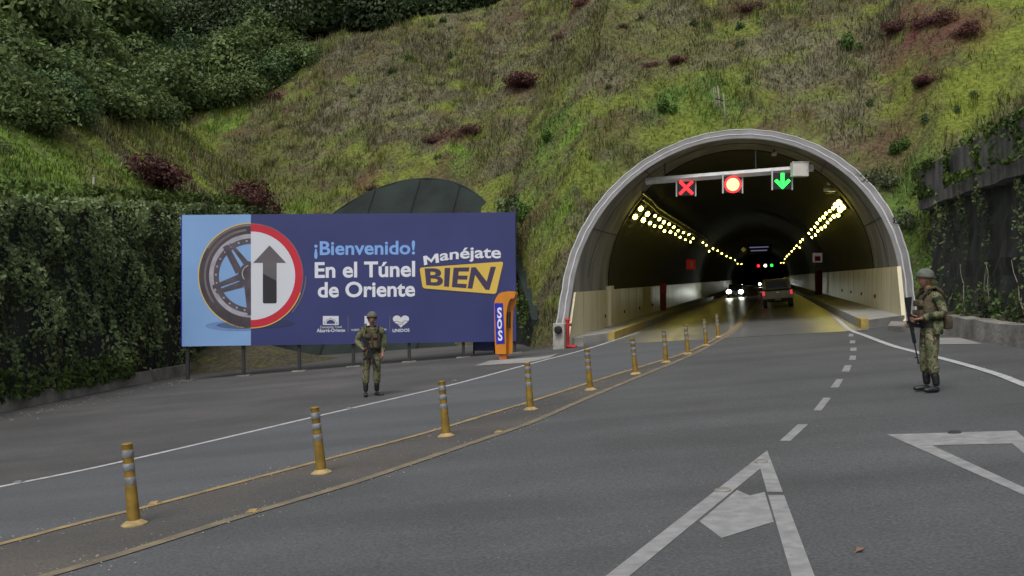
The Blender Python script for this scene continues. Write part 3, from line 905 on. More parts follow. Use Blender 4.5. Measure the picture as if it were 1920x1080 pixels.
# floodlight brackets on the right of the vault
fl = empty('floodlight', AT(1562, 350, 43.5), 0.5, 'unlit grey double floodlight on a bracket at right of the vault', 'floodlight')
m = MB(); m.box((0, 0, 0.16), (0.42, 0.3, 0.16), bev=0.02); m.build('lamp_housing', M['steel'], fl)
m = MB(); m.box((-0.1, 0.05, -0.14), (0.55, 0.3, 0.14), bev=0.02); m.build('lamp_housing', M['steel'], fl)
m = MB(); m.tube([(-0.35, 0.1, -0.3), (0.25, 0.05, -0.25), (0.4, 0.0, 0.1), (0.5, 0.05, 0.25)], 0.03, 6); m.tube([(-0.2, 0, -0.2), (-0.05, 0, 0.2)], 0.025, 6); m.build('bracket', M['dark_steel'], fl)
cm = empty('camera_unit', T(1.55, 8.6, 7.05), 0, 'small pale security camera on the dark crown of the tunnel', 'camera')
m = MB(); m.box((0, 0, 0), (0.16, 0.3, 0.14), bev=0.02); m.build('camera_body', M['steel'], cm)
m = MB(); m.tube([(0, 0.05, 0.07), (0, 0.05, 0.4)], 0.03, 6); m.build('mount', M['dark_steel'], cm)

# ------------------------------------------------------------------ tunnel lamps
def lamp_mesh():
    a = MB().box((0, 0, 0.07), (0.26, 0.26, 0.12), bev=0.015)
    b = MB().lathe([(0.074, -0.02), (0.074, 0.012)], 14)
    return a, b
lamp_a, lamp_b = lamp_mesh()
LAMP_TILT = 0.7
proto = empty('tunnel_lamp', (0, 0, 0))
lamp_a.build('housing', M['dark_steel'], proto); lo_ = lamp_b.build('lens', M['lamp'], proto)
first = [True]
def put_lamp(s, row, v, label, group, far=False):
    R = 5.36
    ang = (math.radians(35.5) + (0.036 if row else -0.036)) + random.uniform(-0.012, 0.012)
    if s < 0: ang = math.pi - ang
    u_, h_ = R * math.cos(ang), HC + R * math.sin(ang)
    if first[0]:
        o = proto; first[0] = False
    else:
        o = copy_tree(proto)
    p = T(u_, v, h_)
    o.location = p
    k = 1.5 if v < 14.5 else random.uniform(0.8, 1.15)
    o.scale = (k, k, 1)
    # the lens looks inwards and down
    n = Vector((UX * math.cos(ang) , UY * math.cos(ang), math.sin(ang))).normalized()
    n = (n + Vector((VX, VY, 0)) * LAMP_TILT).normalized()
    xv = Vector((VX, VY, 0)).cross(n).normalized(); yv = n.cross(xv)
    o.rotation_euler = Matrix((xv, yv, n)).transposed().to_euler()
    tag(o, label, 'tunnel lamp', group)
    return o
for s, nm in ((-1, 'left'), (1, 'right')):
    g1 = f'lamps along the {nm} side of the tunnel vault'
    if s < 0:
        for row in (0, 1): put_lamp(s, row, 10.6, 'glowing yellow lamp of the foremost pair at left of the tunnel vault', 'foremost pair of lamps at left')
        for row in (0, 1): put_lamp(s, row, 13.6, 'glowing yellow lamp of the second pair at left of the tunnel vault', 'second pair of lamps at left')
        vs = [1 / (1 / 50.6 - i * 0.00088) - 34.2 for i in range(9)]
    else:
        vs = [1 / (1 / 45.2 - i * 0.00092) - 34.2 for i in range(11)]
    for v in vs:
        for row in (0, 1):
            put_lamp(s, row, v, f'glowing yellow lamp in the dense double row along the {nm} vault', g1)
    for v in (56, 62, 71, 74, 84, 96, 112, 128, 150, 175, 200):
        o = put_lamp(s, 0 if v % 2 else 1, v, f'small distant yellow lamp deep in the tunnel on the {nm} side', f'distant lamps at {nm}')

# ------------------------------------------------------------------ things deep in the tunnel
def far_signal(px, py, d, mat, label):
    e = empty('far_signal', AT(px, py, d), -TH, label, 'lane signal', 'small far lane signals')
    m = MB(); m.box((0, 0.1, 0), (0.8, 0.15, 0.8)); m.build('housing', M['black'], e)
    m = MB(); m.lathe([(0.20, 0), (0.20, 0.03)], 12, Matrix.Rotation(math.radians(90), 4, 'X')); m.build('lit_disc', mat, e)
far_signal(1422, 498.5, 150, M['sig_red'], 'tiny far lane signal lit red, deep in the tunnel')
far_signal(1435, 498, 150, M['lamp_far'], 'tiny far lane signal lit white, deep in the tunnel')
far_signal(1447, 497.5, 150, M['sig_green'], 'tiny far lane signal lit green, deep in the tunnel')
e = empty('message_sign', AT(1424, 467, 92), -TH, 'dark message display with two dim violet lines in the tunnel', 'message sign')
MB().box((0, 0.12, 0), (2.2, 0.2, 0.75), bev=0.02).build('panel', M['black'], e)
for dz, w in ((0.17, 1.7), (-0.13, 1.45)):
    MB().box((-0.05, 0.0, dz), (w, 0.03, 0.09), rot=Matrix.Rotation(-0.03, 3, 'Y')).build('lit_line', M['vms'], e)
e = empty('diamond_sign', AT(1394, 468, 92), -TH, 'small yellow diamond warning sign high in the tunnel', 'sign')
MB().box((0, 0, 0), (0.34, 0.04, 0.34), rot=Matrix.Rotation(math.radians(45), 3, 'Y')).build('plate', pmat('faint_glow_yellow', (0.5, 0.42, 0.06), 0.5, emit=(0.5, 0.42, 0.06), estr=0.12), e)  # plate brightened by a faint glow of its own colour, not a lamp
MB().tube([(0, 0.05, 0), (0, 0.05, 1.6)], 0.02, 6).build('hanger', M['dark_steel'], e)
# red signs and cabinets on the walls
e = empty('red_sign', AT(1295.5, 496, 62), 0.9 - TH, 'red rectangular sign with white mark on the left tunnel wall', 'sign')
MB().box((0, 0, 0), (0.75, 0.06, 0.6), bev=0.01).build('plate', pmat('faint_glow_red', (0.5, 0.02, 0.02), 0.5, emit=(0.5, 0.02, 0.02), estr=0.08), e)  # unlit plate, its red lifted by a little added emission
MB().box((0.02, -0.034, 0), (0.16, 0.012, 0.34)).build('mark', M['white_print'], e)
e = empty('fire_cabinet', W(-5.1, 29.5, 0.27), 0, 'tall red hydrant cabinet standing by the left cream wall', 'cabinet')
MB().box((0, 0, 0.62), (0.34, 0.40, 1.1), bev=0.03).build('body', M['dull_red'], e)
MB().prism([(-0.2, 1.15), (0.2, 1.15), (0.2, 1.75), (-0.2, 1.75)], -0.05, 0.05, Matrix.Rotation(math.radians(90), 4, 'X')).build('sign_plate', M['red_paint'], e)
MB().prism([(-0.14, 0.0), (0.14, 0.0), (0.10, 0.12), (-0.10, 0.12)], -0.12, 0.12, Matrix.Rotation(math.radians(90), 4, 'X')).build('foot', M['red_paint'], e)
e = empty('emergency_station', W(5.0, 44, 0.27), 0, 'red emergency station with a pale sign above, on the right wall', 'emergency station')
MB().box((0, 0, 0.9), (0.42, 0.5, 1.8), bev=0.03).build('cabinet', M['dull_red'], e)
MB().box((-0.15, -0.2, 2.75), (0.7, 0.1, 0.7), bev=0.01).build('sign_plate', pmat('faint_glow_pale', (0.55, 0.45, 0.4), 0.5, emit=(0.55, 0.45, 0.4), estr=0.08), e)  # weak emission added to lift the pale plate, no lamp inside
MB().box((-0.15, -0.26, 2.68), (0.42, 0.012, 0.36)).build('mark', M['red_paint'], e)
MB().tube([(-0.15, -0.1, 2.0), (-0.15, -0.1, 2.8)], 0.05, 6).build('pole', M['dull_red'], e)

# ------------------------------------------------------------------ vehicles
def wheel(parent, x, y, r=0.37, w=0.24):
    R = Matrix.Translation((x, y, r)) @ Matrix.Rotation(math.radians(90), 4, 'Y')
    t = MB().lathe([(r * 0.62, -w / 2), (r * 0.95, -w / 2), (r, -w / 2 + 0.03), (r, w / 2 - 0.03), (r * 0.95, w / 2), (r * 0.62, w / 2)], 22, R).build('wheel', M['rubber'], parent, smooth='auto')
    MB().lathe([(r * 0.6, -w / 2 + 0.01), (r * 0.6, w / 2 - 0.01)], 16, R).build('rim', M['steel'], t, smooth='auto')
def pickup():
    p = G(1460, 577)
    e = empty('pickup_truck', p, -TH, 'grey beige pickup truck driving into the tunnel, seen from behind', 'pickup truck')
    e.rotation_euler = (Matrix.Rotation(0, 3, 'Z') @ ROAD_ROT.to_matrix() @ Matrix.Rotation(-TH, 3, 'Z')).to_euler()
    b = MB()   # lower body: side profile extruded, y forwards (front at +y), rear at y=0
    prof_ = [(0.0, 0.52), (0.0, 1.02), (2.0, 1.06), (2.0, 1.06), (2.35, 1.08), (4.05, 1.05), (4.95, 0.98), (5.1, 0.85), (5.1, 0.5), (4.85, 0.38), (0.25, 0.42)]
    Mx = Matrix(((0, 0, 1, 0), (1, 0, 0, 0), (0, 1, 0, 0), (0, 0, 0, 1)))
    b.prism(prof_, -0.88, 0.88, Mx)
    b.build('body', M['truck_paint'], e)
    c = MB()
    c.prism([(2.02, 1.06), (2.15, 1.72), (3.25, 1.74), (4.0, 1.07)], -0.78, 0.78, Mx); c.build('cab', M['truck_paint'], e)
    w = MB(); w.prism([(-0.66, 1.14), (0.66, 1.14), (0.6, 1.62), (-0.6, 1.62)], 0, 0.02, Matrix.Translation((0, 2.06, 0)) @ Matrix.Rotation(math.radians(90), 4, 'X') ); 
    w.build('rear_window', M['glass'], e)
    MB().box((0, -0.02, 0.80), (1.44, 0.05, 0.44), bev=0.02).build('tailgate', M['truck_paint'], e)
    MB().box((0, -0.055, 0.93), (0.22, 0.03, 0.06), bev=0.01).build('tailgate_handle', M['chrome'], e)
    for s in (-1, 1):
        MB().box((s * 0.80, -0.01, 0.90), (0.14, 0.06, 0.26), bev=0.02).build('tail_light', M['tail'], e)
        MB().box((s * 0.98, 3.3, 1.15), (0.2, 0.1, 0.2), bev=0.03).build('mirror', M['black'], e)
        MB().tube([(s * 0.80, 0.55, 1.04), (s * 0.76, 0.75, 1.45), (s * 0.62, 0.95, 1.70)], 0.05, 8).build('roll_bar', M['chrome'], e, smooth=True)
        wheel(e, s * 0.76, 1.15); wheel(e, s * 0.76, 4.2)
        MB().box((s * 0.76, 0.62, 0.34), (0.24, 0.03, 0.36)).build('mud_flap', M['black'], e)
    MB().tube([(-0.62, 0.95, 1.70), (0.62, 0.95, 1.70)], 0.045, 8).build('roll_bar_top', M['chrome'], e, smooth=True)
    MB().box((0, 1.05, 1.07), (1.5, 1.9, 0.05), bev=0.02).build('bed_cover', M['black'], e)
    MB().box((0, -0.08, 0.48), (1.72, 0.18, 0.16), bev=0.03).build('bumper', M['dark_steel'], e)
    MB().box((0, -0.18, 0.53), (0.34, 0.015, 0.16), bev=0.004).build('number_plate', M['plate'], e)
    MB().box((0, 0.9, 0.40), (1.1, 0.15, 0.14)).tube([(0, 0.2, 0.36), (0, 3.8, 0.36)], 0.05, 6).build('axle', M['black'], e)
    return e
pickup()
def sedan(px, py, label, lit=True, s=1.0, paint=None):
    p = G(px, py)
    e = empty('car', p, math.pi - TH, label, 'car')
    Mx = Matrix(((0, 0, 1, 0), (1, 0, 0, 0), (0, 1, 0, 0), (0, 0, 0, 1)))
    # front at y=0, facing the camera: local +y points away from it after the turn, so mirror
    e.rotation_euler = (0, 0, -TH)
    MB().prism([(0.0, 0.28), (0.0, 0.62), (0.15, 0.76), (1.2, 0.90), (3.6, 0.93), (4.2, 0.85), (4.25, 0.35), (3.9, 0.25), (0.3, 0.22)], -0.83, 0.83, Mx).build('body', paint or M['car_paint'], e)
    MB().prism([(1.05, 0.9), (1.85, 1.42), (3.1, 1.45), (3.85, 0.93)], -0.68, 0.68, Mx).build('cabin', M['glass'], e)
    for sx in (-1, 1):
        MB().ball((sx * 0.62, -0.01, 0.64), (0.23, 0.10, 0.19), 12, 8).build('headlight', M['headlight'] if lit else M['glass'], e, smooth=True)
        wheel(e, sx * 0.74, 0.8, 0.31, 0.2); wheel(e, sx * 0.74, 3.4, 0.31, 0.2)
        MB().box((sx * 0.92, 1.3, 0.98), (0.16, 0.1, 0.12), bev=0.03).build('mirror', M['black'], e)
    MB().box((0, -0.02, 0.45), (0.9, 0.04, 0.14), bev=0.01).build('grille', M['black'], e)
    MB().box((0, -0.045, 0.40), (0.34, 0.015, 0.14)).build('number_plate', M['plate'], e)
    return e
sedan(1378, 558.5, 'dark oncoming car with two dazzling white headlights in the left lane')
sedan(1431, 538.5, 'distant dark car with small headlights, farthest down the tunnel')

# ------------------------------------------------------------------ bollards
def bollard():
    e = empty('bollard')
    R = 0.052
    MB().lathe([(0.122, 0), (0.122, 0.012), (0.09, 0.032), (0.066, 0.048), (0.06, 0.05)], 18).build('base', M['bollard_base'], e, smooth='auto')
    MB().lathe([(R * 1.16, 0.045), (R * 1.03, 0.36), (R * 0.98, 0.44), (R * 0.96, 0.76), (R * 1.02, 0.765), (R * 0.9, 0.775), (R * 0.3, 0.778)], 18).build('post', M['bollard'], e, smooth='auto')
    for z0 in (0.385, 0.515, 0.642):
        MB().lathe([(R * 0.99, z0), (R * 1.03, z0 + 0.003), (R * 1.03, z0 + 0.067), (R * 0.99, z0 + 0.07)], 18).build('reflective_band', M['reflector'], e, smooth='auto')
    return e
bp = [(252, 985), (603, 888), (837, 819), (995, 769), (1107, 732), (1192, 702), (1249, 680), (1290, 664.5), (1324, 648.5), (1347, 632.5)]
ords = ['nearest, at lower left', 'second from the camera, in front of the billboard', 'third from the camera, right of the front facing soldier', 'fourth from the camera, below the call post',
        'fifth from the camera, where the white line passes', 'sixth from the camera', 'seventh from the camera', 'third from the tunnel end of the row', 'second from the tunnel end of the row', 'last of the row, closest to the tunnel']
pb = bollard()
for i, (px, py) in enumerate(bp):
    o = pb if i == 0 else copy_tree(pb)
    o.location = G(px, py, 0.004)
    tl = Matrix.Rotation(random.uniform(-0.025, 0.01), 3, 'Y') @ Matrix.Rotation(random.uniform(-0.03, 0.03), 3, 'X')
    o.rotation_euler = (ROAD_ROT.to_matrix() @ tl @ Matrix.Rotation(random.uniform(0, 6), 3, 'Z')).to_euler()
    tag(o, 'yellow bollard with three grey bands, ' + ords[i], 'bollard', 'yellow bollards along the median')

# ------------------------------------------------------------------ billboard
DL, DR = 32.9, 33.7
BL, BR = AT(340.5, 650, DL), AT(968, 640, DR)
TL, TR = AT(340.5, 403, DL), AT(965.5, 398, DR)
ex = (BR - BL); Lb = ex.length
nrm = Vector((ex.y, -ex.x, 0)).normalized()              # towards the road
if nrm.y > 0: nrm = -nrm
bb_o = empty('billboard', (BL + BR) / 2 - Vector((0, 0, 1.2)), 0, 'large navy and light blue welcome billboard on thin black posts', 'billboard')
ib = Matrix.Translation(-Vector(bb_o.location))
def bb(px, py, off=0.0):                                  # a spot on the printed face
    # solve the perspective along the board, then height along the local vertical
    a = (px - 960) / F_PX
    t = (a * BL.y - BL.x) / ((BR.x - BL.x) - a * (BR.y - BL.y))
    base = BL.lerp(BR, t)
    z = ZC - (py - 540) / F_PX * base.y
    return Vector((base.x, base.y, z)) + nrm * off
def bbuild(m, name, mat, fix=False):
    m.v = [ib @ p for p in m.v]
    return m.build(name, mat, bb_o, fix=fix)
m = MB()
front = [bb(340.5, 650), bb(968, 640), bb(966, 398), bb(340.5, 403)]
back = [p - nrm * 0.09 for p in front]
m.add(front + back, [(0, 1, 2, 3), (7, 6, 5, 4), (0, 4, 5, 1), (1, 5, 6, 2), (2, 6, 7, 3), (3, 7, 4, 0)])
bbuild(m, 'panel', M['navy'], True)
m = MB(); m.poly([bb(340.8, 649.6, .006), bb(470.5, 647.5, .006), bb(470.5, 402, .006), bb(340.8, 403.2, .006)]); bbuild(m, 'light_blue_print', M['lightblue'])
m = MB()
for px in (340.2,):
    m.add([bb(339.6, 650.5, 0.01), bb(341.4, 650.5, 0.01), bb(341.4, 402.5, 0.01), bb(339.6, 402.5, 0.01)], [(0, 1, 2, 3)])
bbuild(m, 'edge_strip', M['sos_blue'])
posts = [(350, 718), (455, 708), (560, 696), (662, 690), (767, 679), (869, 667), (966, 660)]
for px, py in posts:
    q = bb(px, 640); gx = Vector((q.x, q.y, 0)) - nrm * 0.14
    m = MB(); m.box((gx.x, gx.y, (gz(gx.x, gx.y) + 4.9 + gz(gx.x, gx.y)) / 2 - 0.0), (0.10, 0.10, 4.9))
    bbuild(m, 'post', M['dark_steel'], True)
    m = MB(); m.box((gx.x, gx.y, gz(gx.x, gx.y) + 0.01), (0.45, 0.3, 0.05), rot=ROAD_ROT.to_matrix()); bbuild(m, 'footing', M['old_concrete'], True)
m = MB()
for zz in (0.4, 3.9):
    p0, p1 = BL - nrm * 0.11 + Vector((0, 0, zz)), BR - nrm * 0.11 + Vector((0, 0, zz)); m.tube([p0, p1], 0.04, 4)
bbuild(m, 'rail', M['dark_steel'], True)

def half_ring(cx, cy, r0, r1, side, off, n=40, a0=0.0, a1=math.pi, sq=1.0):   # side -1 left half, +1 right half
    m = MB()
    L_, R_ = [], []
    for i in range(n + 1):
        a = a0 + (a1 - a0) * i / n
        sx, sy = math.sin(a) * side * sq, -math.cos(a)
        L_.append(bb(cx + r0 * sx, cy + r0 * sy, off)); R_.append(bb(cx + r1 * sx, cy + r1 * sy, off))
    m.ribbon(L_, R_); return m
CX, CY = 470.5, 517
def ell(cx, cy, rx, ry, off, x0=None, x1=None, n=36):
    pts = []
    for i in range(n):
        a = 2 * math.pi * i / n
        x = cx + rx * math.cos(a)
        if x0 is not None: x = max(x, x0)
        if x1 is not None: x = min(x, x1)
        pts.append(bb(x, cy + ry * math.sin(a), off))
    return MB().poly(pts)
bbuild(ell(447, 611, 62, 10, .0075, x1=470.4), 'printed_shadow', M['ltblue_shade'])
bbuild(ell(452, 610, 46, 6.5, .009, x1=470.4), 'printed_shadow', M['ltblue_shade2'])
bbuild(ell(490, 606, 62, 9, .0065, x0=470.6), 'printed_shadow', M['darkblue_print'])
bbuild(half_ring(CX, CY, 97, 99.2, -1, .009), 'gold_outline', M['yellow_print'])
bbuild(half_ring(CX, CY, 78, 97.3, -1, .012), 'printed_tyre', M['tyre_print'])
bbuild(half_ring(CX, CY, 84, 88, -1, .014, a0=0.1, a1=2.2), 'printed_tyre_highlight', M['tyre_light'])
bbuild(half_ring(CX, CY, 93, 96.5, -1, .014, a0=0.0, a1=1.0), 'printed_tyre_highlight', M['tyre_light'])
bbuild(half_ring(CX, CY, 70, 78.3, -1, .013), 'printed_rim', M['rim_print'])
bbuild(half_ring(CX, CY, 60, 70.3, -1, .012), 'printed_rim_barrel', M['spoke_print'])
m = MB()
for i in range(13):
    a = 0.12 + (math.pi - 0.3) * i / 12
    x, y = CX - 65.5 * math.sin(a), CY - 65.5 * math.cos(a)
    m.poly([bb(x - 1.6, y - 1.6, .015), bb(x + 1.6, y - 1.6, .015), bb(x + 1.6, y + 1.6, .015), bb(x - 1.6, y + 1.6, .015)])
bbuild(m, 'printed_bolts', M['rim_print'])
def spoke(pts, off): return MB().poly([bb(*p, off) for p in pts])
k4 = lambda x, y: (340 + x / 4.5, 400 + y / 4.5)
for pts in ([(350, 285), (395, 262), (500, 455), (470, 510), (455, 500)], [(400, 255), (430, 255), (560, 400), (588, 410), (588, 460), (540, 450)],
            [(262, 610), (480, 515), (500, 560), (270, 640)], [(285, 655), (490, 575), (530, 620), (300, 680)], [(530, 600), (588, 600), (588, 860), (560, 860)]):
    bbuild(spoke([k4(*p) for p in pts], .0165), 'printed_spoke', M['spoke_print'])
bbuild(half_ring(CX, 516, 0.01, 24, -1, .0175, n=20), 'printed_hub', M['spoke_print'])
bbuild(half_ring(CX, 513, 15, 17, -1, .019, n=20, a0=0.3, a1=2.3), 'printed_hub_ring', M['rim_print'])
bbuild(half_ring(CX, CY, 83, 97, 1, .012), 'red_ring', M['red_print'])
bbuild(half_ring(CX, CY, 97, 98.4, 1, .010, a1=1.9), 'pale_outline', M['tyre_light'])
bbuild(half_ring(CX, CY, 97, 98.8, 1, .0105, a0=1.9), 'gold_outline', M['yellow_print'])
bbuild(half_ring(CX, CY, 0.01, 83.2, 1, .0115), 'white_disc', M['white_print'])
bbuild(half_ring(CX, CY, 102, 104, 1, .009, n=16, a0=1.58, a1=2.3), 'gold_outline', M['tyre_light'])
m = MB(); m.poly([bb(*k4(*p), .015) for p in ((745, 270), (885, 418), (805, 418), (805, 570), (688, 508), (688, 418), (607, 418))]); bbuild(m, 'printed_arrow', M['arrow_top'])
m = MB(); m.poly([bb(*k4(*p), .015) for p in ((688, 508), (805, 570), (805, 750), (797, 760), (695, 760), (688, 750))]); bbuild(m, 'printed_arrow_base', M['arrow_low'])

def text_geo(s, bold=0.0, spacing=1.0):
    cu = bpy.data.curves.new('lettering', 'FONT')
    cu.body = s; cu.size = 1.0; cu.offset = bold; cu.space_character = spacing; cu.resolution_u = 4
    ob = bpy.data.objects.new('lettering', cu); COL.objects.link(ob)
    dg = bpy.context.evaluated_depsgraph_get()
    ev = ob.evaluated_get(dg); me = ev.to_mesh()
    V = [tuple(q.co) for q in me.vertices]; F = [tuple(p.vertices) for p in me.polygons]
    ev.to_mesh_clear(); bpy.data.objects.remove(ob); bpy.data.curves.remove(cu)
    xs = [q[0] for q in V]; ys = [q[1] for q in V]
    x0, x1, y0, y1 = min(xs), max(xs), min(ys), max(ys)
    return [((q[0] - x0) / (x1 - x0), (q[1] - y0) / (y1 - y0)) for q in V], F
def bb_text(name, s, quad, mat, bold=0.02, warp=None, off=0.008, spacing=1.0):   # quad TL, TR, BR, BL in photo pixels
    V, F = text_geo(s, bold, spacing)
    out = []
    for a, b in V:
        tx = lerp2(quad[0], quad[1], a); bx = lerp2(quad[3], quad[2], a)
        x, y = lerp2(bx, tx, b)
        if warp: y += warp(a, b)
        out.append(bb(x, y, off))
    m = MB(); m.add(out, F); return bbuild(m, name, mat)
k48 = lambda x, y: (570 + x / 4.8, 430 + y / 4.8)
Q = lambda *p: [k48(*q) for q in p]
bb_text('greeting_lettering', '¡Bienvenido!', Q((92, 106), (1000, 100), (1000, 258), (92, 266)), M['ltblue_text'], 0.022)
bb_text('title_lettering', 'En el Túnel', Q((97, 296), (1000, 284), (1000, 428), (97, 440)), M['white'], 0.026)
bb_text('title_lettering', 'de Oriente', Q((124, 474), (1000, 464), (1000, 606), (124, 616)), M['white'], 0.026)
# the slogan badge
def rounded(poly, r, n=5):
    out = []
    N_ = len(poly)
    for i in range(N_):
        p0, p1, p2 = Vector(poly[i - 1]), Vector(poly[i]), Vector(poly[(i + 1) % N_])
        a = p1 + (p0 - p1).normalized() * r; c = p1 + (p2 - p1).normalized() * r
        for k in range(n + 1):
            t = k / n
            out.append(tuple(a * (1 - t) ** 2 + p1 * 2 * t * (1 - t) + c * t * t))
    return out
badge = rounded([k48(1040, 345), k48(1795, 290), k48(1728, 582), k48(1068, 530)], 5)
bo = rounded([k48(1028, 337), k48(1808, 280), k48(1736, 594), k48(1060, 541)], 6)
m = MB(); m.poly([bb(x, y, .007) for x, y in bo]); bbuild(m, 'badge_outline', M['brown_text'])
m = MB(); m.poly([bb(x, y, .010) for x, y in badge]); bbuild(m, 'badge', M['yellow_print'])
bb_text('slogan_lettering', 'BIEN', Q((1085, 352), (1728, 336), (1668, 546), (1100, 502)), M['brown_text'], 0.03, off=.013)
wp_ = lambda a: -4.5 * math.sin(math.pi * a) * 0.9 + 1.2
bb_text('slogan_lettering', 'anéjate', Q((1222, 200), (1772, 150), (1772, 292), (1222, 322)), M['white'], 0.022, warp=lambda a, b: wp_(0.2 + 0.8 * a), off=.013)
mq = Q((1072, 236), (1208, 222), (1216, 304), (1082, 318))
def mpt(a, b):
    x, y = lerp2(lerp2(mq[3], mq[2], a), lerp2(mq[0], mq[1], a), b); return bb(x, y + wp_(0.2 * a), .0135)
m = MB()
for part in ([(0, 0), (.22, 0), (.22, 1), (0, 1)], [(.78, 0), (1, 0), (1, 1), (.78, 1)], [(.22, 1), (.22, .62), (.5, .12), (.5, .48)], [(.78, 1), (.5, .48), (.5, .12), (.78, .62)]):
    m.poly([mpt(*q) for q in part])
bbuild(m, 'slogan_lettering', M['white'])
# the sponsors' marks
def lg(pts, mat, off=.010, name='logo'):
    m = MB(); m.poly([bb(*k48(*p), off) for p in pts]); return bbuild(m, name, mat)
lg([(170, 780), (312, 780), (312, 860), (170, 860)], M['white_print'])
lg([(182, 792), (300, 792), (300, 848), (182, 848)], M['navy'], .0115)
arch = [(190 + 0, 850)] + [(241 - 52 * math.cos(math.pi * i / 14), 850 - 48 * math.sin(math.pi * i / 14)) for i in range(15)] + [(293, 850)]
lg([(182, 792), (300, 792), (300, 820), (293, 850), (280, 815), (241, 800), (202, 815), (190, 850), (182, 820)], M['white_print'], .013)
lg([(241 - 34 * math.cos(math.pi * i / 14), 850 - 30 * math.sin(math.pi * i / 14)) for i in range(15)], M['navy'], .0145)
m = MB()
for i in range(14):
    a0, a1 = math.pi * i / 14, math.pi * (i + 1) / 14
    m.poly([bb(*k48(241 - r * math.cos(a), 850 - r * .9 * math.sin(a)), .0155) for r, a in ((40, a0), (48, a0), (48, a1), (40, a1))])
bbuild(m, 'logo_arch', M['white_print'])
bb_text('sponsor_lettering', 'Concesión Túnel', Q((145, 868), (340, 866), (340, 888), (145, 890)), M['white_print'], 0.004)
bb_text('sponsor_lettering', 'Aburrá-Oriente', Q((115, 893), (370, 891), (370, 922), (115, 928)), M['white_print'], 0.02)
for x in (395, 770): lg([(x, 780), (x + 5, 780), (x + 5, 926), (x, 926)], M['tyre_light'], name='divider')
lg([(545, 780), (640, 780), (640, 830), (600, 866), (545, 866)], M['white_print'])
bb_text('sponsor_lettering', 'GOBERNACIÓN DE ANTIOQUIA', Q((425, 893), (745, 888), (745, 912), (425, 917)), M['white_print'], 0.01)
hp = []
for i in range(40):
    t = 2 * math.pi * i / 40
    x = 16 * math.sin(t) ** 3; y = 13 * math.cos(t) - 5 * math.cos(2 * t) - 2 * math.cos(3 * t) - math.cos(4 * t)
    hp.append((873 + x * 4.6, 822 - y * 3.9))
lg(hp, M['white_print'])
m = MB()
for seg in ([(802, 832), (838, 826), (873, 842), (905, 822), (942, 826)], [(815, 846), (850, 852), (873, 858), (900, 838)]):
    for i in range(len(seg) - 1):
        (xa, ya), (xb, yb) = seg[i], seg[i + 1]
        m.poly([bb(*k48(*p), .0125) for p in ((xa, ya - 2), (xb, yb - 2), (xb, yb + 3), (xa, ya + 3))])
bbuild(m, 'logo_lines', M['tyre_light'])
bb_text('sponsor_lettering', 'UNIDOS', Q((797, 896), (950, 893), (950, 922), (797, 926)), M['white_print'], 0.03)

# blue board leaning below the billboard's right end
e = empty('leaning_board', G(908, 664), 0.1, 'dark blue board on black legs standing behind the orange call post', 'sign')
MB().box((0, 0.1, 0.42), (0.75, 0.05, 0.62), rot=Matrix.Rotation(-0.12, 3, 'X'), bev=0.01).build('panel', M['navy'], e)
for sx in (-0.36, 0.36):
    MB().tube([(sx, 0.0, 0.0), (sx + 0.0, 0.12, 0.85)], 0.03, 6).build('leg', M['dark_steel'], e)

# ------------------------------------------------------------------ orange SOS post
p = G(945, 674)
sos = empty('call_post', p, math.radians(-14), 'orange roadside emergency call post with blue SOS panel', 'emergency phone')
sc_ = p.y / F_PX
k6 = lambda x, y: ((840 + x / 6 - 945) * sc_, (674 - (520 + y / 6)) * sc_)
DEP = 0.34
R90 = Matrix.Rotation(math.radians(90), 4, 'X')
outer = [(530, 865), (522, 700), (516, 420), (515, 300), (522, 262), (540, 225), (570, 185), (610, 166), (680, 158), (755, 160), (762, 185), (745, 235), (712, 238), (690, 262), (668, 330), (656, 420), (650, 600), (652, 865)]
pl = [k6(*q) for q in outer]
MB().prism(pl, -DEP, 0, Matrix.Translation((0, 0, 0)) @ R90).build('body', M['orange'], sos)
hood = [k6(*q) for q in [(656, 600), (662, 420), (676, 330), (698, 266), (718, 242), (748, 238), (740, 300), (712, 360), (702, 500), (700, 865), (655, 865)]]
MB().prism(hood, -DEP + 0.0, -DEP + 0.05, R90).build('back_plate', M['orange'], sos)
MB().prism([k6(*q) for q in [(520, 292), (618, 290), (640, 745), (541, 752)]], 0.0, 0.012, R90).build('sos_panel', M['sos_blue'], sos)
for (xa, ya, xb, yb, ch) in ((552, 338, 606, 462, 'S'), (553, 468, 608, 585, 'O'), (562, 595, 614, 715, 'S')):
    V, F = text_geo(ch, 0.055 if ch == 'O' else 0.03)
    m = MB()
    for z_, fl_ in ((0.0165, 1),):
        x0, y0 = k6(xa, yb); x1, y1 = k6(xb, ya)
        m.add([Vector((x0 + (x1 - x0) * a, -z_, y0 + (y1 - y0) * b)) for a, b in V], F)
    m.build('letter', M['white'], sos, fix=False)
MB().box(((k6(610, 900)[0]), DEP / 2, k6(610, 905)[1] / 1.0), (0.24, 0.24, 0.2), bev=0.01).build('foot', pmat('dull_orange', (0.5, 0.14, 0.03), 0.6), sos)
MB().box((k6(672, 480)[0] + 0.01, DEP / 2, k6(672, 480)[1]), (0.04, 0.2, 0.5), bev=0.01).build('phone_panel', M['dark_steel'], sos)
pad = [G(890, 686.5), G(918, 677), G(962, 673.5), G(1010, 670), G(1046, 664), G(1030, 672), G(985, 681)]
m = MB(); m.poly([q + Vector((0, 0, 0.014)) for q in pad]); o = m.build('concrete_pad', M['walkway'], fix=False); tag(o, kind='structure')
if o.data.polygons[0].normal.z < 0: o.data.flip_normals()

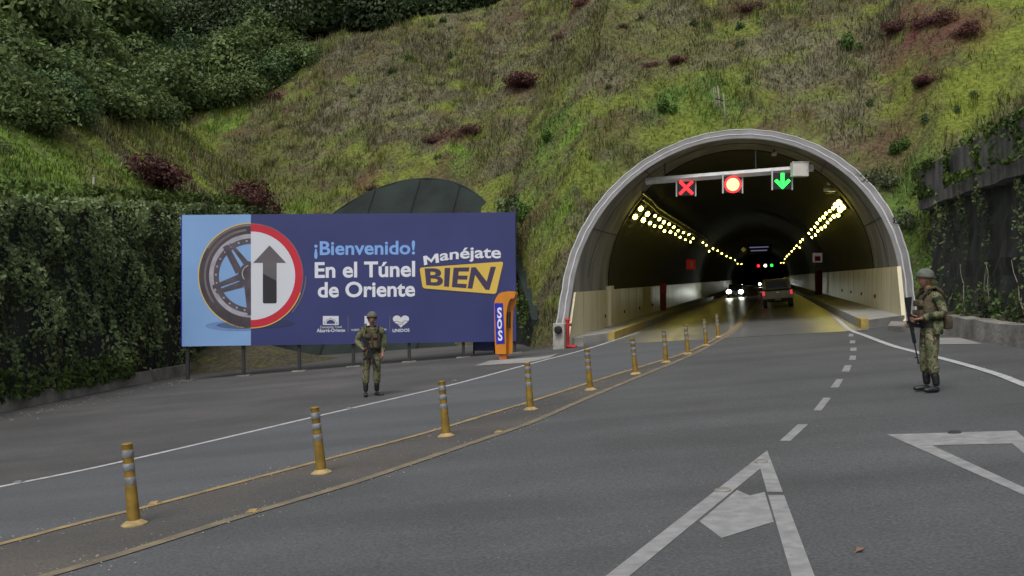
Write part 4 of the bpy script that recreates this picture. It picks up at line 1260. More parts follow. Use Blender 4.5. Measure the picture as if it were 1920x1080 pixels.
# ------------------------------------------------------------------ gate pillar and red pipe at the left of the portal
p = G(1047, 655)
e = empty('concrete_pillar', p, -TH, 'short pale concrete pillar with a round black lamp at left of the tunnel mouth', 'pillar')
MB().box((0, 0.2, 0.42), (0.40, 0.34, 0.90), bev=0.02).build('block', M['pillar'], e)
MB().lathe([(0.13, 0), (0.13, 0.10), (0.10, 0.14), (0.0, 0.15)], 18, Matrix.Translation((0.0, 0.02, 0.66)) @ R90).build('round_lamp', M['black'], e, smooth='auto')
p = G(1063, 653)
e = empty('standpipe', p, -TH, 'upright red fire hydrant pipe beside the short pale pillar', 'hydrant')
MB().tube([(0, 0.1, 0.0), (0, 0.1, 0.95)], 0.07, 12).build('pipe', M['red_paint'], e, smooth='auto')
MB().lathe([(0.09, 0.93), (0.09, 0.98), (0.05, 1.03)], 12, Matrix.Translation((0, 0.1, 0))).build('cap', M['red_paint'], e, smooth='auto')
MB().tube([(0, 0.1, 0.80), (0.14, 0.06, 0.80)], 0.05, 10).build('outlet', M['red_paint'], e, smooth='auto')
MB().tube([(0, 0.05, 0.06), (0.32, 0.0, 0.06)], 0.055, 10).build('branch', M['red_paint'], e, smooth='auto')
# small block by the walkway
e = MB().box((0, 0, 0.16), (0.34, 0.3, 0.34), bev=0.02).build('kerb_block', M['old_concrete'])
e.location = G(1085, 650); tag(e, 'small grey concrete block beside the red pipe', 'block')

# ------------------------------------------------------------------ walls
def strip_wall(name, P, ztop, mat, parent, thick=0.35, zoff=-0.4, wob=0.0, seg=24, rows=6):
    # P: plan polyline; front face on the road side is P itself
    m = MB()
    D = [0]
    for a, b_ in zip(P[:-1], P[1:]): D.append(D[-1] + math.dist(a, b_))
    n_ = seg
    F_, K_ = [], []
    for i in range(n_ + 1):
        s = D[-1] * i / n_
        x = float(np.interp(s, D, [q[0] for q in P])); y = float(np.interp(s, D, [q[1] for q in P]))
        F_.append((x, y))
    b = 0
    for i, (x, y) in enumerate(F_):
        d = Vector((F_[min(i + 1, n_)][0] - F_[max(i - 1, 0)][0], F_[min(i + 1, n_)][1] - F_[max(i - 1, 0)][1], 0)).normalized()
        nn = Vector((-d.y, d.x, 0))
        z0 = gz(x, y) + zoff; z1 = ztop(x, y) if callable(ztop) else ztop
        for r in range(rows + 1):
            w_ = wob * (random.random() - 0.5)
            m.v.append(Vector((x, y, z0 + (z1 - z0) * r / rows)) + nn * w_)
        q = Vector((x, y, 0)) + nn * thick
        m.v.append(Vector((q.x, q.y, z1))); m.v.append(Vector((q.x, q.y, z0)))
    k = rows + 3
    for i in range(n_):
        for r in range(k - 1):
            m.f.append([i * k + r, (i + 1) * k + r, (i + 1) * k + r + 1, i * k + r + 1]); m.m.append(0)
    m.f.append([r for r in range(k)]); m.m.append(0)
    m.f.append([n_ * k + r for r in reversed(range(k))]); m.m.append(0)
    return m.build(name, mat, parent, smooth=False)

def wall_leaves(P, z0f, z1f, n, size, off=(0.05, 0.35), dens=None, bias=0.0):
    D = [0]
    for a, b_ in zip(P[:-1], P[1:]): D.append(D[-1] + math.dist(a, b_))
    s = RNG.random(n) * D[-1]
    x = np.interp(s, D, [q[0] for q in P]); y = np.interp(s, D, [q[1] for q in P])
    z0 = z0f(x, y); z1 = z1f(x, y)
    t = RNG.random(n) ** (1 - bias)
    z = z0 + (z1 - z0) * t
    if dens is not None:
        keep = RNG.random(n) < dens(s, t)
        s, x, y, z, t = s[keep], x[keep], y[keep], z[keep], t[keep]
    return s, x, y, z, t

def leaf_arrays(c, nrm_, size, aspect=0.6, jitter=0.8):
    n = len(c)
    a = nrm_ + RNG.normal(size=(n, 3)) * jitter
    a /= np.linalg.norm(a, axis=1)[:, None] + 1e-9
    t = RNG.normal(size=(n, 3)); t[:, 2] -= 0.6
    t -= (t * a).sum(1)[:, None] * a
    t /= np.linalg.norm(t, axis=1)[:, None] + 1e-9
    b = np.cross(a, t)
    sz = (size * (0.6 + 0.8 * RNG.random(n)))[:, None]
    V = np.stack([c - t * sz * 0.5, c + b * sz * aspect * 0.5 - t * sz * 0.05, c + t * sz * 0.5, c - b * sz * aspect * 0.5 - t * sz * 0.05], 1)
    return V.reshape(-1, 3), np.arange(n * 4).reshape(n, 4)

# left wall: dark netting under a curtain of climbers
PLf = [(x + 0.35, y) for x, y in WALL_L]
wl_o = empty('retaining_wall', (-13.6, 28, gz(-13.6, 28)), 0, 'tall retaining wall behind dark netting, under ivy at left', 'wall')
def rel(o, parent):
    o.data.transform(Matrix.Translation(-Vector(parent.location))); return o
rel(strip_wall('netting', PLf, lambda x, y: float(ztop_l(y)) - 0.05, M['net_grey'], wl_o, 1.1, wob=0.12, seg=60, rows=8), wl_o)
def kerb_line(P, name, w, h, mat, label, cat, drop=0.1):
    m = MB()
    Ls, Rs = [], []
    for i, q in enumerate(P):
        d = Vector((P[min(i + 1, len(P) - 1)][0] - P[max(i - 1, 0)][0], P[min(i + 1, len(P) - 1)][1] - P[max(i - 1, 0)][1], 0)).normalized()
        nn = Vector((-d.y, d.x, 0)); a = Vector((q[0], q[1], 0)); c = a + nn * w
        jj = random.uniform(-0.03, 0.03)
        for pt, up in ((a, -drop), (a + nn * 0.03, h + jj), (c, h + jj), (c, -drop)):
            m.v.append(Vector((pt.x, pt.y, gz(pt.x, pt.y) + up)))
    for i in range(len(P) - 1):
        for r in range(3):
            m.f.append([i * 4 + r, (i + 1) * 4 + r, (i + 1) * 4 + r + 1, i * 4 + r + 1]); m.m.append(0)
    m.f.append([0, 1, 2, 3]); m.m.append(0); e_ = (len(P) - 1) * 4
    m.f.append([e_ + 3, e_ + 2, e_ + 1, e_]); m.m.append(0)
    o = m.build(name, mat)
    return tag(o, label, cat)
KL = [(-14.3, 8), (-13.7, 16)] + [tuple(np.array((-12.95, 24.5)) * (1 - t) + np.array((-11.95, 37.5)) * t) for t in np.linspace(0, 1, 14)] + [(-11.6, 42)]
kerb_line(KL, 'low_kerb_wall', 0.32, 0.36, M['old_concrete'], 'low weathered concrete kerb wall at the foot of the ivy wall', 'kerb wall')
# soil between kerb and wall
m = MB()
La = [(q[0] - 0.2, q[1]) for q in KL]; 
m.ribbon([(x, y, gz(x, y) + 0.27) for x, y in La], [(float(side_x(WALL_L, y)) + 0.2, y, gz(x, y) + 0.34) for x, y in La])
o = m.build('planting_soil', M['soil'], fix=False); tag(o, kind='structure')
if o.data.polygons[0].normal.z < 0: o.data.flip_normals()

def ivy_object(name, P, z0f, z1f, n, size, mat, label, kind='stuff', depth=0.45, densf=None, bright=0.5, nsign=1):
    s, x, y, z, t = wall_leaves(P, z0f, z1f, n, size, dens=densf)
    # curtain thickness from clumps, deep hollows between them
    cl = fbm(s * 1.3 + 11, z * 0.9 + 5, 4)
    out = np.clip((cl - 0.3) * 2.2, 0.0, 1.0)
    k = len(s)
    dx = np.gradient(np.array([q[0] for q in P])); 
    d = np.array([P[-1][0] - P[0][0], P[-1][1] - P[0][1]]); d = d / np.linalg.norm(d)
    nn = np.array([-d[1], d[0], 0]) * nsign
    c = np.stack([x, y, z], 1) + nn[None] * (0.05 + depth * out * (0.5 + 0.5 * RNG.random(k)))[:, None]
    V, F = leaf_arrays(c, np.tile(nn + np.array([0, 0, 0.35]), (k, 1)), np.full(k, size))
    tint = np.clip(0.55 * out + 0.25 * RNG.random(k) + 0.45 * (fbm(s * 3 + 2, z * 3, 3) - 0.4) + bright - 0.5, 0, 1)  # shade put into the colour: leaves back in the hollows darker, outer clumps lighter
    o = np_obj(name, V, F, mat, fattr=tint)
    return tag(o, label, 'climbing plants', kind=kind)
nsgn_l = 1
PLi = [p for p in PLf if p[1] > 11]
dl_ = np.array([PLi[-1][0] - PLi[0][0], PLi[-1][1] - PLi[0][1]])
sgn = 1 if (-dl_[1]) > 0 else -1                       # leaves grow out towards +x
def dens_l(s, t): return np.clip(0.26 + 1.35 * np.clip((t - 0.08) * 2.4, 0, 1) * np.clip((fbm(s * 0.8, t * 5 + 3, 3) - 0.22) * 3.2, 0.22, 1), 0, 1)
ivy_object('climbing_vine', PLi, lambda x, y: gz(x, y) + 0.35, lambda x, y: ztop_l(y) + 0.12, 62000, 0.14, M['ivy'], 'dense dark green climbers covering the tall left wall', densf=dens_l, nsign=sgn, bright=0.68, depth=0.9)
ivy_object('wall_top_plants', [(q[0] - 0.25, q[1]) for q in PLi], lambda x, y: ztop_l(y) - 0.25, lambda x, y: ztop_l(y) + 0.55, 6000, 0.17, M['ivy_light'], 'fringe of lighter green plants along the top of the left wall', nsign=sgn, depth=0.55, bright=0.45)
ivy_object('foot_plants', [(q[0] + 0.55, q[1]) for q in PLi if q[1] < 45], lambda x, y: gz(x, y) + 0.3, lambda x, y: gz(x, y) + 1.15, 5200, 0.19, M['ivy_light'], 'broad leaved plants growing at the foot of the left wall', nsign=sgn, depth=0.5, bright=0.35,
           densf=lambda s, t: np.clip((fbm(s * 0.55 + 3, t * 0.2, 3) - 0.42) * 5, 0, 1) * (1.1 - t))
# stems on the netting
m = MB()
for i in range(34):
    y = random.uniform(22, 44); x = float(side_x(WALL_L, y)) + 0.55
    z = gz(x, y) + 0.25; pts = []
    dx_ = random.uniform(-0.12, 0.12)
    for k in range(6):
        pts.append((x + random.uniform(-0.05, 0.05), y + dx_ * k + random.uniform(-.05, .05), z + k * random.uniform(0.28, 0.42)))
    m.tube(pts, [0.028 - 0.003 * k for k in range(6)], 5)
tag(m.build('vine_stems', M['bark'], smooth=True), 'bare woody vine stems at the foot of the ivy wall', 'vine stems', kind='stuff')

# right wall: netting below, concrete band above, climbers
wr_o = empty('retaining_wall', (13.2, 28, gz(13.2, 28)), 0, 'tall retaining wall at right with grey concrete band above dark netting', 'wall')
PRf = [(x - 0.30, y) for x, y in WALL_R if y < 36]
PRf = [(14.25, 34.6)] + PRf
rel(strip_wall('netting', PRf, lambda x, y: ZTOP_R - 0.9, M['net_grey'], wr_o, 0.9, wob=0.16, seg=60, rows=10), wr_o)
def band():
    m = MB(); seg = 44
    ys_ = np.linspace(34.6, 5, seg)
    for y in ys_:
        x = float(side_x(WALL_R, y)) - 0.62
        zt = ZTOP_R + 0.02
        zb = ZTOP_R - 1.15 - 0.25 * float(fbm(np.array([y * 0.5]), np.array([3.0]))[0])
        for (xx, zz) in ((x + 0.5, zb), (x, zb), (x - 0.05, zt), (x + 1.3, zt)):
            m.v.append(Vector((xx, y, zz)))
    for i in range(seg - 1):
        for r in range(3):
            m.f.append([i * 4 + r, (i + 1) * 4 + r, (i + 1) * 4 + r + 1, i * 4 + r + 1]); m.m.append(0)
    m.f.append([0, 1, 2, 3]); m.m.append(0)
    return rel(m.build('concrete_band', pmat('stained_band', (0.115, 0.113, 0.112), 0.9, 0.55, 2.0, 0.5, 9, stretch=(1.5, 1.5, 0.3)), wr_o), wr_o)
band()
PRi = [q for q in PRf if q[1] > 14]
dr_ = np.array([PRi[-1][0] - PRi[0][0], PRi[-1][1] - PRi[0][1]])
sgr = 1 if (-dr_[1]) < 0 else -1
def dens_r(s, t): return np.clip((fbm(s * 0.9 + 8, t * 1.2 + 1, 3) - 0.47) * 5.0, 0, 1) * (0.35 + 0.9 * t)
ivy_object('climbing_vine', PRi, lambda x, y: gz(x, y) + 0.4, lambda x, y: ZTOP_R * np.ones_like(x) - 0.1, 11000, 0.13, M['ivy'], 'thin trails of ivy hanging on the dark wall at right', densf=dens_r, nsign=sgr, depth=0.35, bright=0.6)
ivy_object('wall_top_plants', [(q[0] - 0.35, q[1]) for q in PRi], lambda x, y: ZTOP_R * np.ones_like(x) - 1.0, lambda x, y: ZTOP_R * np.ones_like(x) + 0.15, 5000, 0.15, M['ivy_light'], 'leafy ivy on the concrete band at the top of the right wall', nsign=sgr, depth=0.35, bright=0.4,
           densf=lambda s, t: np.clip((fbm(s * 0.8 + 2, t * 2, 3) - 0.45) * 6, 0, 1))
ivy_object('foot_plants', [(q[0] - 0.4, q[1]) for q in PRi if q[1] < 31], lambda x, y: gz(x, y) + 0.25, lambda x, y: gz(x, y) + 1.3, 1500, 0.13, M['shrub'], 'green weeds at the foot of the right wall behind the barrier', nsign=sgr, depth=0.5, bright=0.4,
           densf=lambda s, t: np.clip((fbm(s * 0.9 + 6, t * 0.2, 3) - 0.40) * 5, 0, 1) * (1.1 - t))
m = MB()
for i in range(7):
    y = random.uniform(18, 30); x = float(side_x(WALL_R, y)) - 0.55; z = gz(x, y) + 0.3
    dx_ = random.uniform(-0.16, 0.16); pts = [(x + random.uniform(-.04, .04), y + dx_ * k + random.uniform(-.05, .05), z + k * 0.30) for k in range(6)]
    m.tube(pts, [0.022 - 0.003 * k for k in range(6)], 5)
tag(m.build('bare_stems', M['pole_wood'], smooth=True), 'pale bare stems leaning on the dark wall at right', 'stems', kind='stuff')
# barrier at the right
KR = [(12.1, 31.0), (11.35, 27.4), (11.08, 25.3), (10.72, 23), (10.35, 20.4), (9.95, 17.5), (9.4, 13), (8.9, 8)]
KR2 = []
for a, b_ in zip(KR[:-1], KR[1:]):
    for t in (0, 0.33, 0.66): KR2.append((a[0] + (b_[0] - a[0]) * t, a[1] + (b_[1] - a[1]) * t))
KR2.append(KR[-1])
kerb_line(KR2[4:], 'concrete_barrier', 0.4, 0.46, M['old_concrete'], 'low stained concrete barrier along the right edge of the road', 'barrier')
m = MB()
La = KR2
m.ribbon([(x + 0.25, y, gz(x, y) + 0.32) for x, y in La], [(float(side_x(WALL_R, y)) + 0.1, y, gz(x, y) + 0.55) for x, y in La])
o = m.build('planting_soil', M['soil'], fix=False); tag(o, kind='structure')
if o.data.polygons[0].normal.z < 0: o.data.flip_normals()
# low kerb in front of the right walkway and the pale slab beside it
m = MB(); m.add([G(1664, 621, h) for h in (-0.05,)] + [G(1735, 626, -0.05), G(1735, 613, -0.05), G(1672, 611, -0.05)] + [G(1664, 621, 0.16), G(1735, 626, 0.16), G(1735, 613, 0.16), G(1672, 611, 0.16)],
              [(0, 1, 2, 3), (4, 5, 6, 7), (0, 1, 5, 4), (1, 2, 6, 5), (2, 3, 7, 6), (3, 0, 4, 7)])
tag(m.build('kerb_stone', M['old_concrete']), 'short low concrete kerb in front of the right walkway end', 'kerb')
m = MB(); m.poly([G(1745, 634, 0.008), G(1760, 646, 0.008), G(1842, 645, 0.008), G(1800, 634, 0.008)]); o = m.build('concrete_slab', M['walkway'], fix=False); tag(o, kind='structure')
if o.data.polygons[0].normal.z < 0: o.data.flip_normals()

# low net wall between the arches and the covered second arch
nw = empty('netted_wall', W(-8.4, 4.6), 0, 'low dark netted wall between billboard and tunnel mouth', 'wall')
P_ = [uv2xy(*q) for q in NW]
def nwh(x, y):
    u_, v_ = xy2uv(x, y)
    return gz(x, y) + float(np.interp(u_, [q[0] for q in NW], NWH))
rel(strip_wall('netting', P_, nwh, M['fabric_dark'], nw, 0.95, wob=0.07, seg=18, rows=7), nw)
PNi = P_
ivy_object('climbing_vine', P_[:2], lambda x, y: gz(x, y) + 1.6, lambda x, y: gz(x, y) + 6.0, 4200, 0.17, M['ivy'], 'clump of ivy beside the right edge of the billboard', nsign=-1 if (-(P_[1][1] - P_[0][1])) > 0 else -1, depth=0.5, bright=0.55)
ivy_object('wall_top_plants', P_, lambda x, y: np.array([nwh(a, b) for a, b in zip(x, y)]) - 0.9, lambda x, y: np.array([nwh(a, b) for a, b in zip(x, y)]) + 0.35, 3400, 0.13, M['ivy_light'], 'moss and creepers spilling over the low netted wall', nsign=-1, depth=0.3, bright=0.35, densf=lambda s, t: np.clip((fbm(s * 1.1 + 4, t * 1.5, 3) - 0.36) * 5, 0, 1) * (0.3 + 0.7 * t))
ca = empty('covered_arch', W(U2, V2), 0, 'old tunnel arch closed with dark green sheeting behind the billboard', 'covered arch')
m = MB()
nu, nh = 40, 26
ids = {}
for i in range(nu + 1):
    for j in range(nh + 1):
        u_ = -R2 + 2 * R2 * i / nu
        htop = HC2 + math.sqrt(max(0, R2 * R2 - u_ * u_))
        h_ = htop * j / nh
        bul = 0.035 * math.sin(i * 0.9) + random.uniform(-0.02, 0.02)
        q = W(U2 + u_, V2 + 0.84 * h_ - 0.25 + bul, h_); ids[i, j] = len(m.v); m.v.append(q)
for i in range(nu):
    for j in range(nh):
        m.f.append([ids[i, j], ids[i + 1, j], ids[i + 1, j + 1], ids[i, j + 1]]); m.m.append(0)
rel(m.build('sheeting', M['fabric_dark'], ca, smooth=True), ca)
m = MB()
pts = []
for k in range(41):
    a = math.pi * k / 40
    u_, h_ = R2 * math.cos(a), HC2 + R2 * math.sin(a); pts.append(W(U2 + u_, V2 + 0.84 * h_ - 0.2, h_))
m.tube(pts, 0.06, 6); rel(m.build('arch_edge', M['fabric_dark'], ca, smooth=True), ca)
for u_ in (-1.9, 0.4, 2.6):
    m = MB(); ht = HC2 + math.sqrt(R2 * R2 - u_ * u_)
    m.tube([W(U2 + u_, V2 + 0.84 * h_ - 0.36, h_) for h_ in np.linspace(0, ht, 8)], 0.018, 5); rel(m.build('seam', M['black'], ca), ca)

# ------------------------------------------------------------------ grass on the hillside
def make_tufts(name, n, label, blades, hl, wl2, keep=None, mat=None, colmul=1.0, thin=0.10):
    x = RNG.uniform(-32, 24, n * 9); y = RNG.uniform(20, 74, n * 9)
    ok = (np.abs(x) < 0.56 * y + 1)
    x, y = x[ok], y[ok]
    z = hill_z(x, y)
    u, v = xy2uv(x, y)
    H = z - gz(x, y)
    r = np.where(H > HC, np.sqrt(u ** 2 + (H - HC) ** 2), np.abs(u))
    r2 = np.where(H > HC2, np.sqrt((u - U2) ** 2 + (H - HC2) ** 2), np.abs(u - U2))
    el = (z - ZC) / y
    dw = np.abs(x - side_x(WALL_L, y)); dwr = np.abs(x - side_x(WALL_R, y))
    ok = (H > 0.3) & (r > 6.15) & ((r2 > R2 + 0.2) | (v > V2 + 0.84 * H + 1.0)) & (el < 0.31) & ((dw > 0.35) | (y > 50)) & ((dwr > 0.3) | (y > 38))
    if keep is not None: ok &= keep(x, y)
    wts = hill_weights(x, y)[0]
    ok &= RNG.random(len(x)) < np.clip(thin + 1.3 * wts[..., 2] + 1.2 * wts[..., 4] + 0.45 * wts[..., 1] + 0.6 * wts[..., 6], 0, 1)
    x, y, z = x[ok][:n], y[ok][:n], z[ok][:n]
    n = len(x)
    col = hill_colour(x, y, z)
    lush = fbm(x * 0.55 + 33, y * 0.55 + 12, 3)
    B_n = blades
    base = np.stack([x, y, z], 1)
    P = np.repeat(base, B_n, 0); N_ = len(P)
    ang = RNG.uniform(0, 2 * np.pi, N_)
    P[:, 0] += RNG.normal(size=N_) * 0.10; P[:, 1] += RNG.normal(size=N_) * 0.10
    P[:, 2] = hill_z(P[:, 0], P[:, 1]) - 0.03
    L_ = RNG.uniform(hl[0], hl[1], N_) * np.repeat(0.45 + 1.15 * lush, B_n)
    lean = RNG.uniform(0.1, 0.75, N_)
    w = RNG.uniform(wl2[0], wl2[1], N_)
    dirv = np.stack([np.cos(ang), np.sin(ang), np.zeros(N_)], 1)
    side = np.stack([-np.sin(ang), np.cos(ang), np.zeros(N_)], 1)
    mid = P + dirv * (L_ * lean * 0.35)[:, None] + np.array([0, 0, 1.0]) * (L_ * 0.62)[:, None]
    tip = P + dirv * (L_ * lean)[:, None] + np.array([0, 0, 1.0]) * (L_ * (1.0 - 0.35 * lean))[:, None]
    V = np.stack([P - side * w[:, None], P + side * w[:, None], mid + side * w[:, None] * 0.8, mid - side * w[:, None] * 0.8,
                  tip + side * w[:, None] * 0.15, tip - side * w[:, None] * 0.15], 1).reshape(-1, 3)
    i0 = np.arange(N_) * 6
    F = np.concatenate([np.stack([i0, i0 + 1, i0 + 2, i0 + 3], 1), np.stack([i0 + 3, i0 + 2, i0 + 4, i0 + 5], 1)])
    c = np.repeat(col, B_n, 0) * RNG.uniform(0.85, 1.35, N_)[:, None] * colmul
    c = np.concatenate([c, c * 1.08])
    o = np_obj(name, V, F, mat or M['tuft'], fcol=np.clip(c, 0, 0.5))
    return tag(o, label, 'grass', kind='stuff')
make_tufts('hillside_grass', 34000, 'rough mixed grass and moss covering the hillside', 5, (0.07, 0.26), (0.010, 0.024))
make_tufts('tall_grass', 4200, 'taller tufts of pale grass scattered over the hillside', 12, (0.25, 0.62), (0.008, 0.017), keep=lambda x, y: fbm(x * 0.5 + 3, y * 0.5 + 70, 3) > 0.5, colmul=1.12)

# ------------------------------------------------------------------ shrubs and trees
def bush_mesh(name, mat, n, rx, ry, rz, leaf, lobes=14, seed=0, tb_=0.0):
    rg = np.random.default_rng(seed)
    cs = rg.normal(size=(lobes, 3)); cs /= np.linalg.norm(cs, axis=1)[:, None]
    cs *= (rg.random(lobes) ** 0.5 * 0.72)[:, None]
    cs[:, 2] = np.abs(cs[:, 2]) * 0.95
    rad = rg.uniform(0.22, 0.46, lobes)
    pick = rg.choice(lobes, n, p=rad ** 2 / (rad ** 2).sum())
    d = rg.normal(size=(n, 3)); d /= np.linalg.norm(d, axis=1)[:, None]
    rr = rad[pick] * (0.55 + 0.5 * rg.random(n) ** 0.6)
    p = cs[pick] + d * rr[:, None]
    lob_t = rg.random(lobes)
    c = p * np.array([rx, ry, rz])
    keep = c[:, 2] > -0.15 * rz
    c, d, pk = c[keep], d[keep], pick[keep]
    V, F = leaf_arrays(c, d + np.array([0, 0, 0.3]), np.full(len(c), leaf), 0.55, 0.6)
    tint = np.clip(0.45 * lob_t[pk] + 0.4 * rg.random(len(c)) + 0.1 + tb_, 0, 1)
    if n > 3000:
        ns, per = 150, 14
        q = rg.integers(0, lobes, ns); dd = rg.normal(size=(ns, 3)); dd[:, 2] = np.abs(dd[:, 2]) * 0.9 + 0.1; dd /= np.linalg.norm(dd, axis=1)[:, None]
        b0 = (cs[q] + dd * rad[q][:, None] * 0.85)
        ln = rg.uniform(0.14, 0.42, ns)
        tt = np.linspace(0, 1, per)[None, :, None]
        pth = b0[:, None] + dd[:, None] * (ln[:, None, None] * tt) - np.array([0, 0, 1.0]) * (ln[:, None, None] * 0.75 * tt ** 2)
        pth = pth + rg.normal(size=pth.shape) * 0.025
        cc = (pth * np.array([rx, ry, rz])).reshape(-1, 3)
        kp = cc[:, 2] > -0.15 * rz; cc = cc[kp]
        V2, F2 = leaf_arrays(cc, np.tile(np.array([0, 0, 0.8]), (len(cc), 1)), np.full(len(cc), leaf * 1.15), 0.4, 0.5)
        t2 = np.repeat(rg.random(ns), per)[kp] * 0.5 + 0.35 + 0.2 * rg.random(len(cc))
        F = np.concatenate([F, F2 + len(V)]); V = np.concatenate([V, V2]); tint = np.concatenate([tint, np.clip(t2, 0, 1)])
    o = np_obj(name, V, F, mat, fattr=tint)
    me = o.data
    bpy.data.objects.remove(o)
    return me
def stem_mesh(name, h, r, seed):
    rg = random.Random(seed); m = MB()
    for k in range(4):
        a = rg.uniform(0, 6.28); q = [(0, 0, -0.3)]
        for j in range(1, 5):
            q.append((math.cos(a) * 0.16 * j * h * 0.5 + rg.uniform(-.05, .05), math.sin(a) * 0.16 * j * h * 0.5, h * j / 5))
        m.tube(q, [r, r * 0.8, r * 0.6, r * 0.4, r * 0.2], 5)
    return m.mesh(name)
def plant(name, leaf_me, stem_me, loc, sc, rz, label, cat, group, parts=('foliage', 'stem')):
    e = empty(name, loc, rz, label, cat, group)
    e.scale = sc if isinstance(sc, tuple) else (sc, sc, sc)
    for nm, me, mt in ((parts[0], leaf_me, None), (parts[1], stem_me, M['bark'])):
        o = bpy.data.objects.new(nm, me); COL.objects.link(o); o.parent = e
        if mt and not me.materials: me.materials.append(mt)
    return e
shr = [bush_mesh('shrub_leaves', M['shrub'], 7500, 2.0, 2.0, 1.9, 0.16, 22, 1), bush_mesh('shrub_leaves', M['shrub2'], 7500, 2.1, 1.9, 2.0, 0.15, 24, 2), bush_mesh('shrub_leaves', M['shrub'], 7500, 2.2, 2.0, 1.7, 0.17, 20, 3, 0.08)]
stm = stem_mesh('shrub_stems', 1.6, 0.06, 4)
places = [(15, 205, 0.9), (95, 190, 0.95), (175, 185, 0.95), (255, 200, 0.85), (330, 190, 0.85), (400, 175, 0.8), (460, 160, 0.75), (510, 135, 0.7), (550, 100, 0.62),
          (0, 190, 1.1), (80, 165, 1.15), (170, 150, 1.1), (260, 145, 1.05), (340, 130, 1.0), (420, 115, 0.95), (490, 85, 0.9), (535, 50, 0.85),
          (20, 110, 1.3), (120, 95, 1.3), (220, 85, 1.25), (320, 70, 1.2), (410, 55, 1.2), (490, 25, 1.1), (40, 40, 1.5), (160, 25, 1.5), (280, 15, 1.4), (400, 0, 1.35), (-5, 262, 0.3), (40, 170, .8)]
row_n = {0: 'lowest row', 9: 'second row', 17: 'upper row', 23: 'topmost row'}
k_ = 0; rown = 'lowest row'
for i, (px, py, s) in enumerate(places):
    if i in row_n: rown = row_n[i]; k_ = 0
    k_ += 1
    p = hit(px, py + 14); s = s * max(1.0, p.y / 40) * 1.08
    lab = f'dense green shrub on the upper left slope, {rown}, number {k_} from the left'
    ordn = ['leftmost', 'second from left', 'third from left', 'fourth from left', 'fifth from left', 'sixth from left', 'seventh from left', 'eighth from left', 'ninth from left'][min(k_, 9) - 1]
    lab = f'dense green shrub on the upper left slope, {ordn} in the {rown}'
    if i == 27: lab = 'small green shrub at the left edge, lowest above the wall'
    if i == 28: lab = 'green shrub squeezed among the lowest row at the left edge'
    plant('shrub', shr[i % 3], stm, p - Vector((0, 0, 0.35)), (s, s, s * random.uniform(0.95, 1.15)), random.uniform(0, 6.28), lab, 'shrub', 'green shrubs on the upper left slope')
redm = [bush_mesh('maroon_leaves', M['red_leaf'], 2400, 1.0, 0.9, 0.8, 0.085, 12, 5), bush_mesh('maroon_leaves', M['red_leaf'], 2400, 1.1, 0.9, 0.6, 0.085, 12, 6)]
stm2 = stem_mesh('bush_stems', 0.6, 0.025, 9)
reds = [(462, 386, 1.7, 'maroon bush right above the left end of the billboard'), (275, 335, 1.45, 'wide maroon bush on the slope above the left wall'), (520, 182, 0.5, 'small maroon bush beside the big green shrubs'),
        (865, 252, 0.95, 'maroon bush left of centre, above the covered arch'), (815, 262, 0.5, 'low rusty bush just left of the one above the covered arch'), (990, 155, 1.25, 'large dark maroon bush midway up the slope, left of the pole'),
        (900, 160, 0.4, 'little maroon bush left of the large maroon one'), (1160, 50, 0.4, 'small maroon bush high up the slope, centre'), (1045, 70, 0.4, 'small maroon bush high up near the forest edge'),
        (1100, 6, 0.7, 'maroon bush cut by the top edge, centre'), (1408, 15, 0.6, 'maroon bush at the top edge, right of the pole'), (1275, 112, 0.5, 'small maroon bush above the pole'), (1220, 122, 0.4, 'low maroon bush left of the one above the pole'),
        (1740, 150, 0.55, 'maroon bush at right between bright moss patches'), (1810, 62, 0.7, 'maroon bush at upper right by the bright moss'), (1690, 50, 0.75, 'maroon bush at upper right, left of the bright moss'), (1750, 42, 0.8, 'maroon bush in the middle of the upper right stand'),
        (690, 360, 0.7, 'rusty bush at the left edge of the covered arch')]
for i, (px, py, s, lab) in enumerate(reds):
    p = hit(px, py)
    plant('maroon_bush', redm[i % 2], stm2, p - Vector((0, 0, 0.15)), (s * 1.55, s * 1.35, s * 1.15), random.uniform(0, 6.28), lab, 'bush', 'maroon bushes on the hillside')
smallm = [bush_mesh('small_leaves', M['shrub2'], 320, 0.35, 0.35, 0.5, 0.1, 6, 15), bush_mesh('grey_leaves', M['greygreen'], 900, 0.9, 0.8, 0.75, 0.12, 8, 16), bush_mesh('bright_leaves', M['bright_bush'], 1000, 0.8, 0.8, 1.0, 0.15, 9, 17)]
for px, py, k, s, lab in [(1595, 70, 2, 0.8, 'bright green bush high on the right of the slope'), (1645, 330, 1, 1.25, 'grey green bush beside the right shoulder of the tunnel mouth'), (1700, 400, 1, 0.9, 'pale ferny clump right of the tunnel rim'),
                          (1800, 370, 1, 0.8, 'pale fern hanging at the end of the right wall'), (1030, 240, 2, 0.6, 'fresh green clump left of the pole'), (1250, 185, 2, 0.7, 'fresh green clump just left of the antenna pole'), (1690, 260, 2, 0.6, 'light green grass clump above the tunnel at right'),
                          (975, 385, 2, 0.8, 'leafy green clump above the right end of the billboard')]:
    p = hit(px, py + 20)
    plant('green_bush', smallm[k], stm2, p - Vector((0, 0, 0.1)), s, random.uniform(0, 6.28), lab, 'bush', 'single green bushes on the hillside')
darks = []
rr_ = random.Random(3)
for i in range(46):
    px = rr_.uniform(380, 1880); py = rr_.uniform(30, 380)
    if 1050 < px < 1720 and py > 215: continue
    if px < 640 and py < 260: continue
    p = hit(px, py); s = rr_.uniform(0.45, 0.95)
    plant('small_plant', smallm[0], stm2, p - Vector((0, 0, 0.1)), s, rr_.uniform(0, 6.28), 'small dark green plant standing alone in the hillside grass', 'plant', 'small dark plants dotted over the hillside')
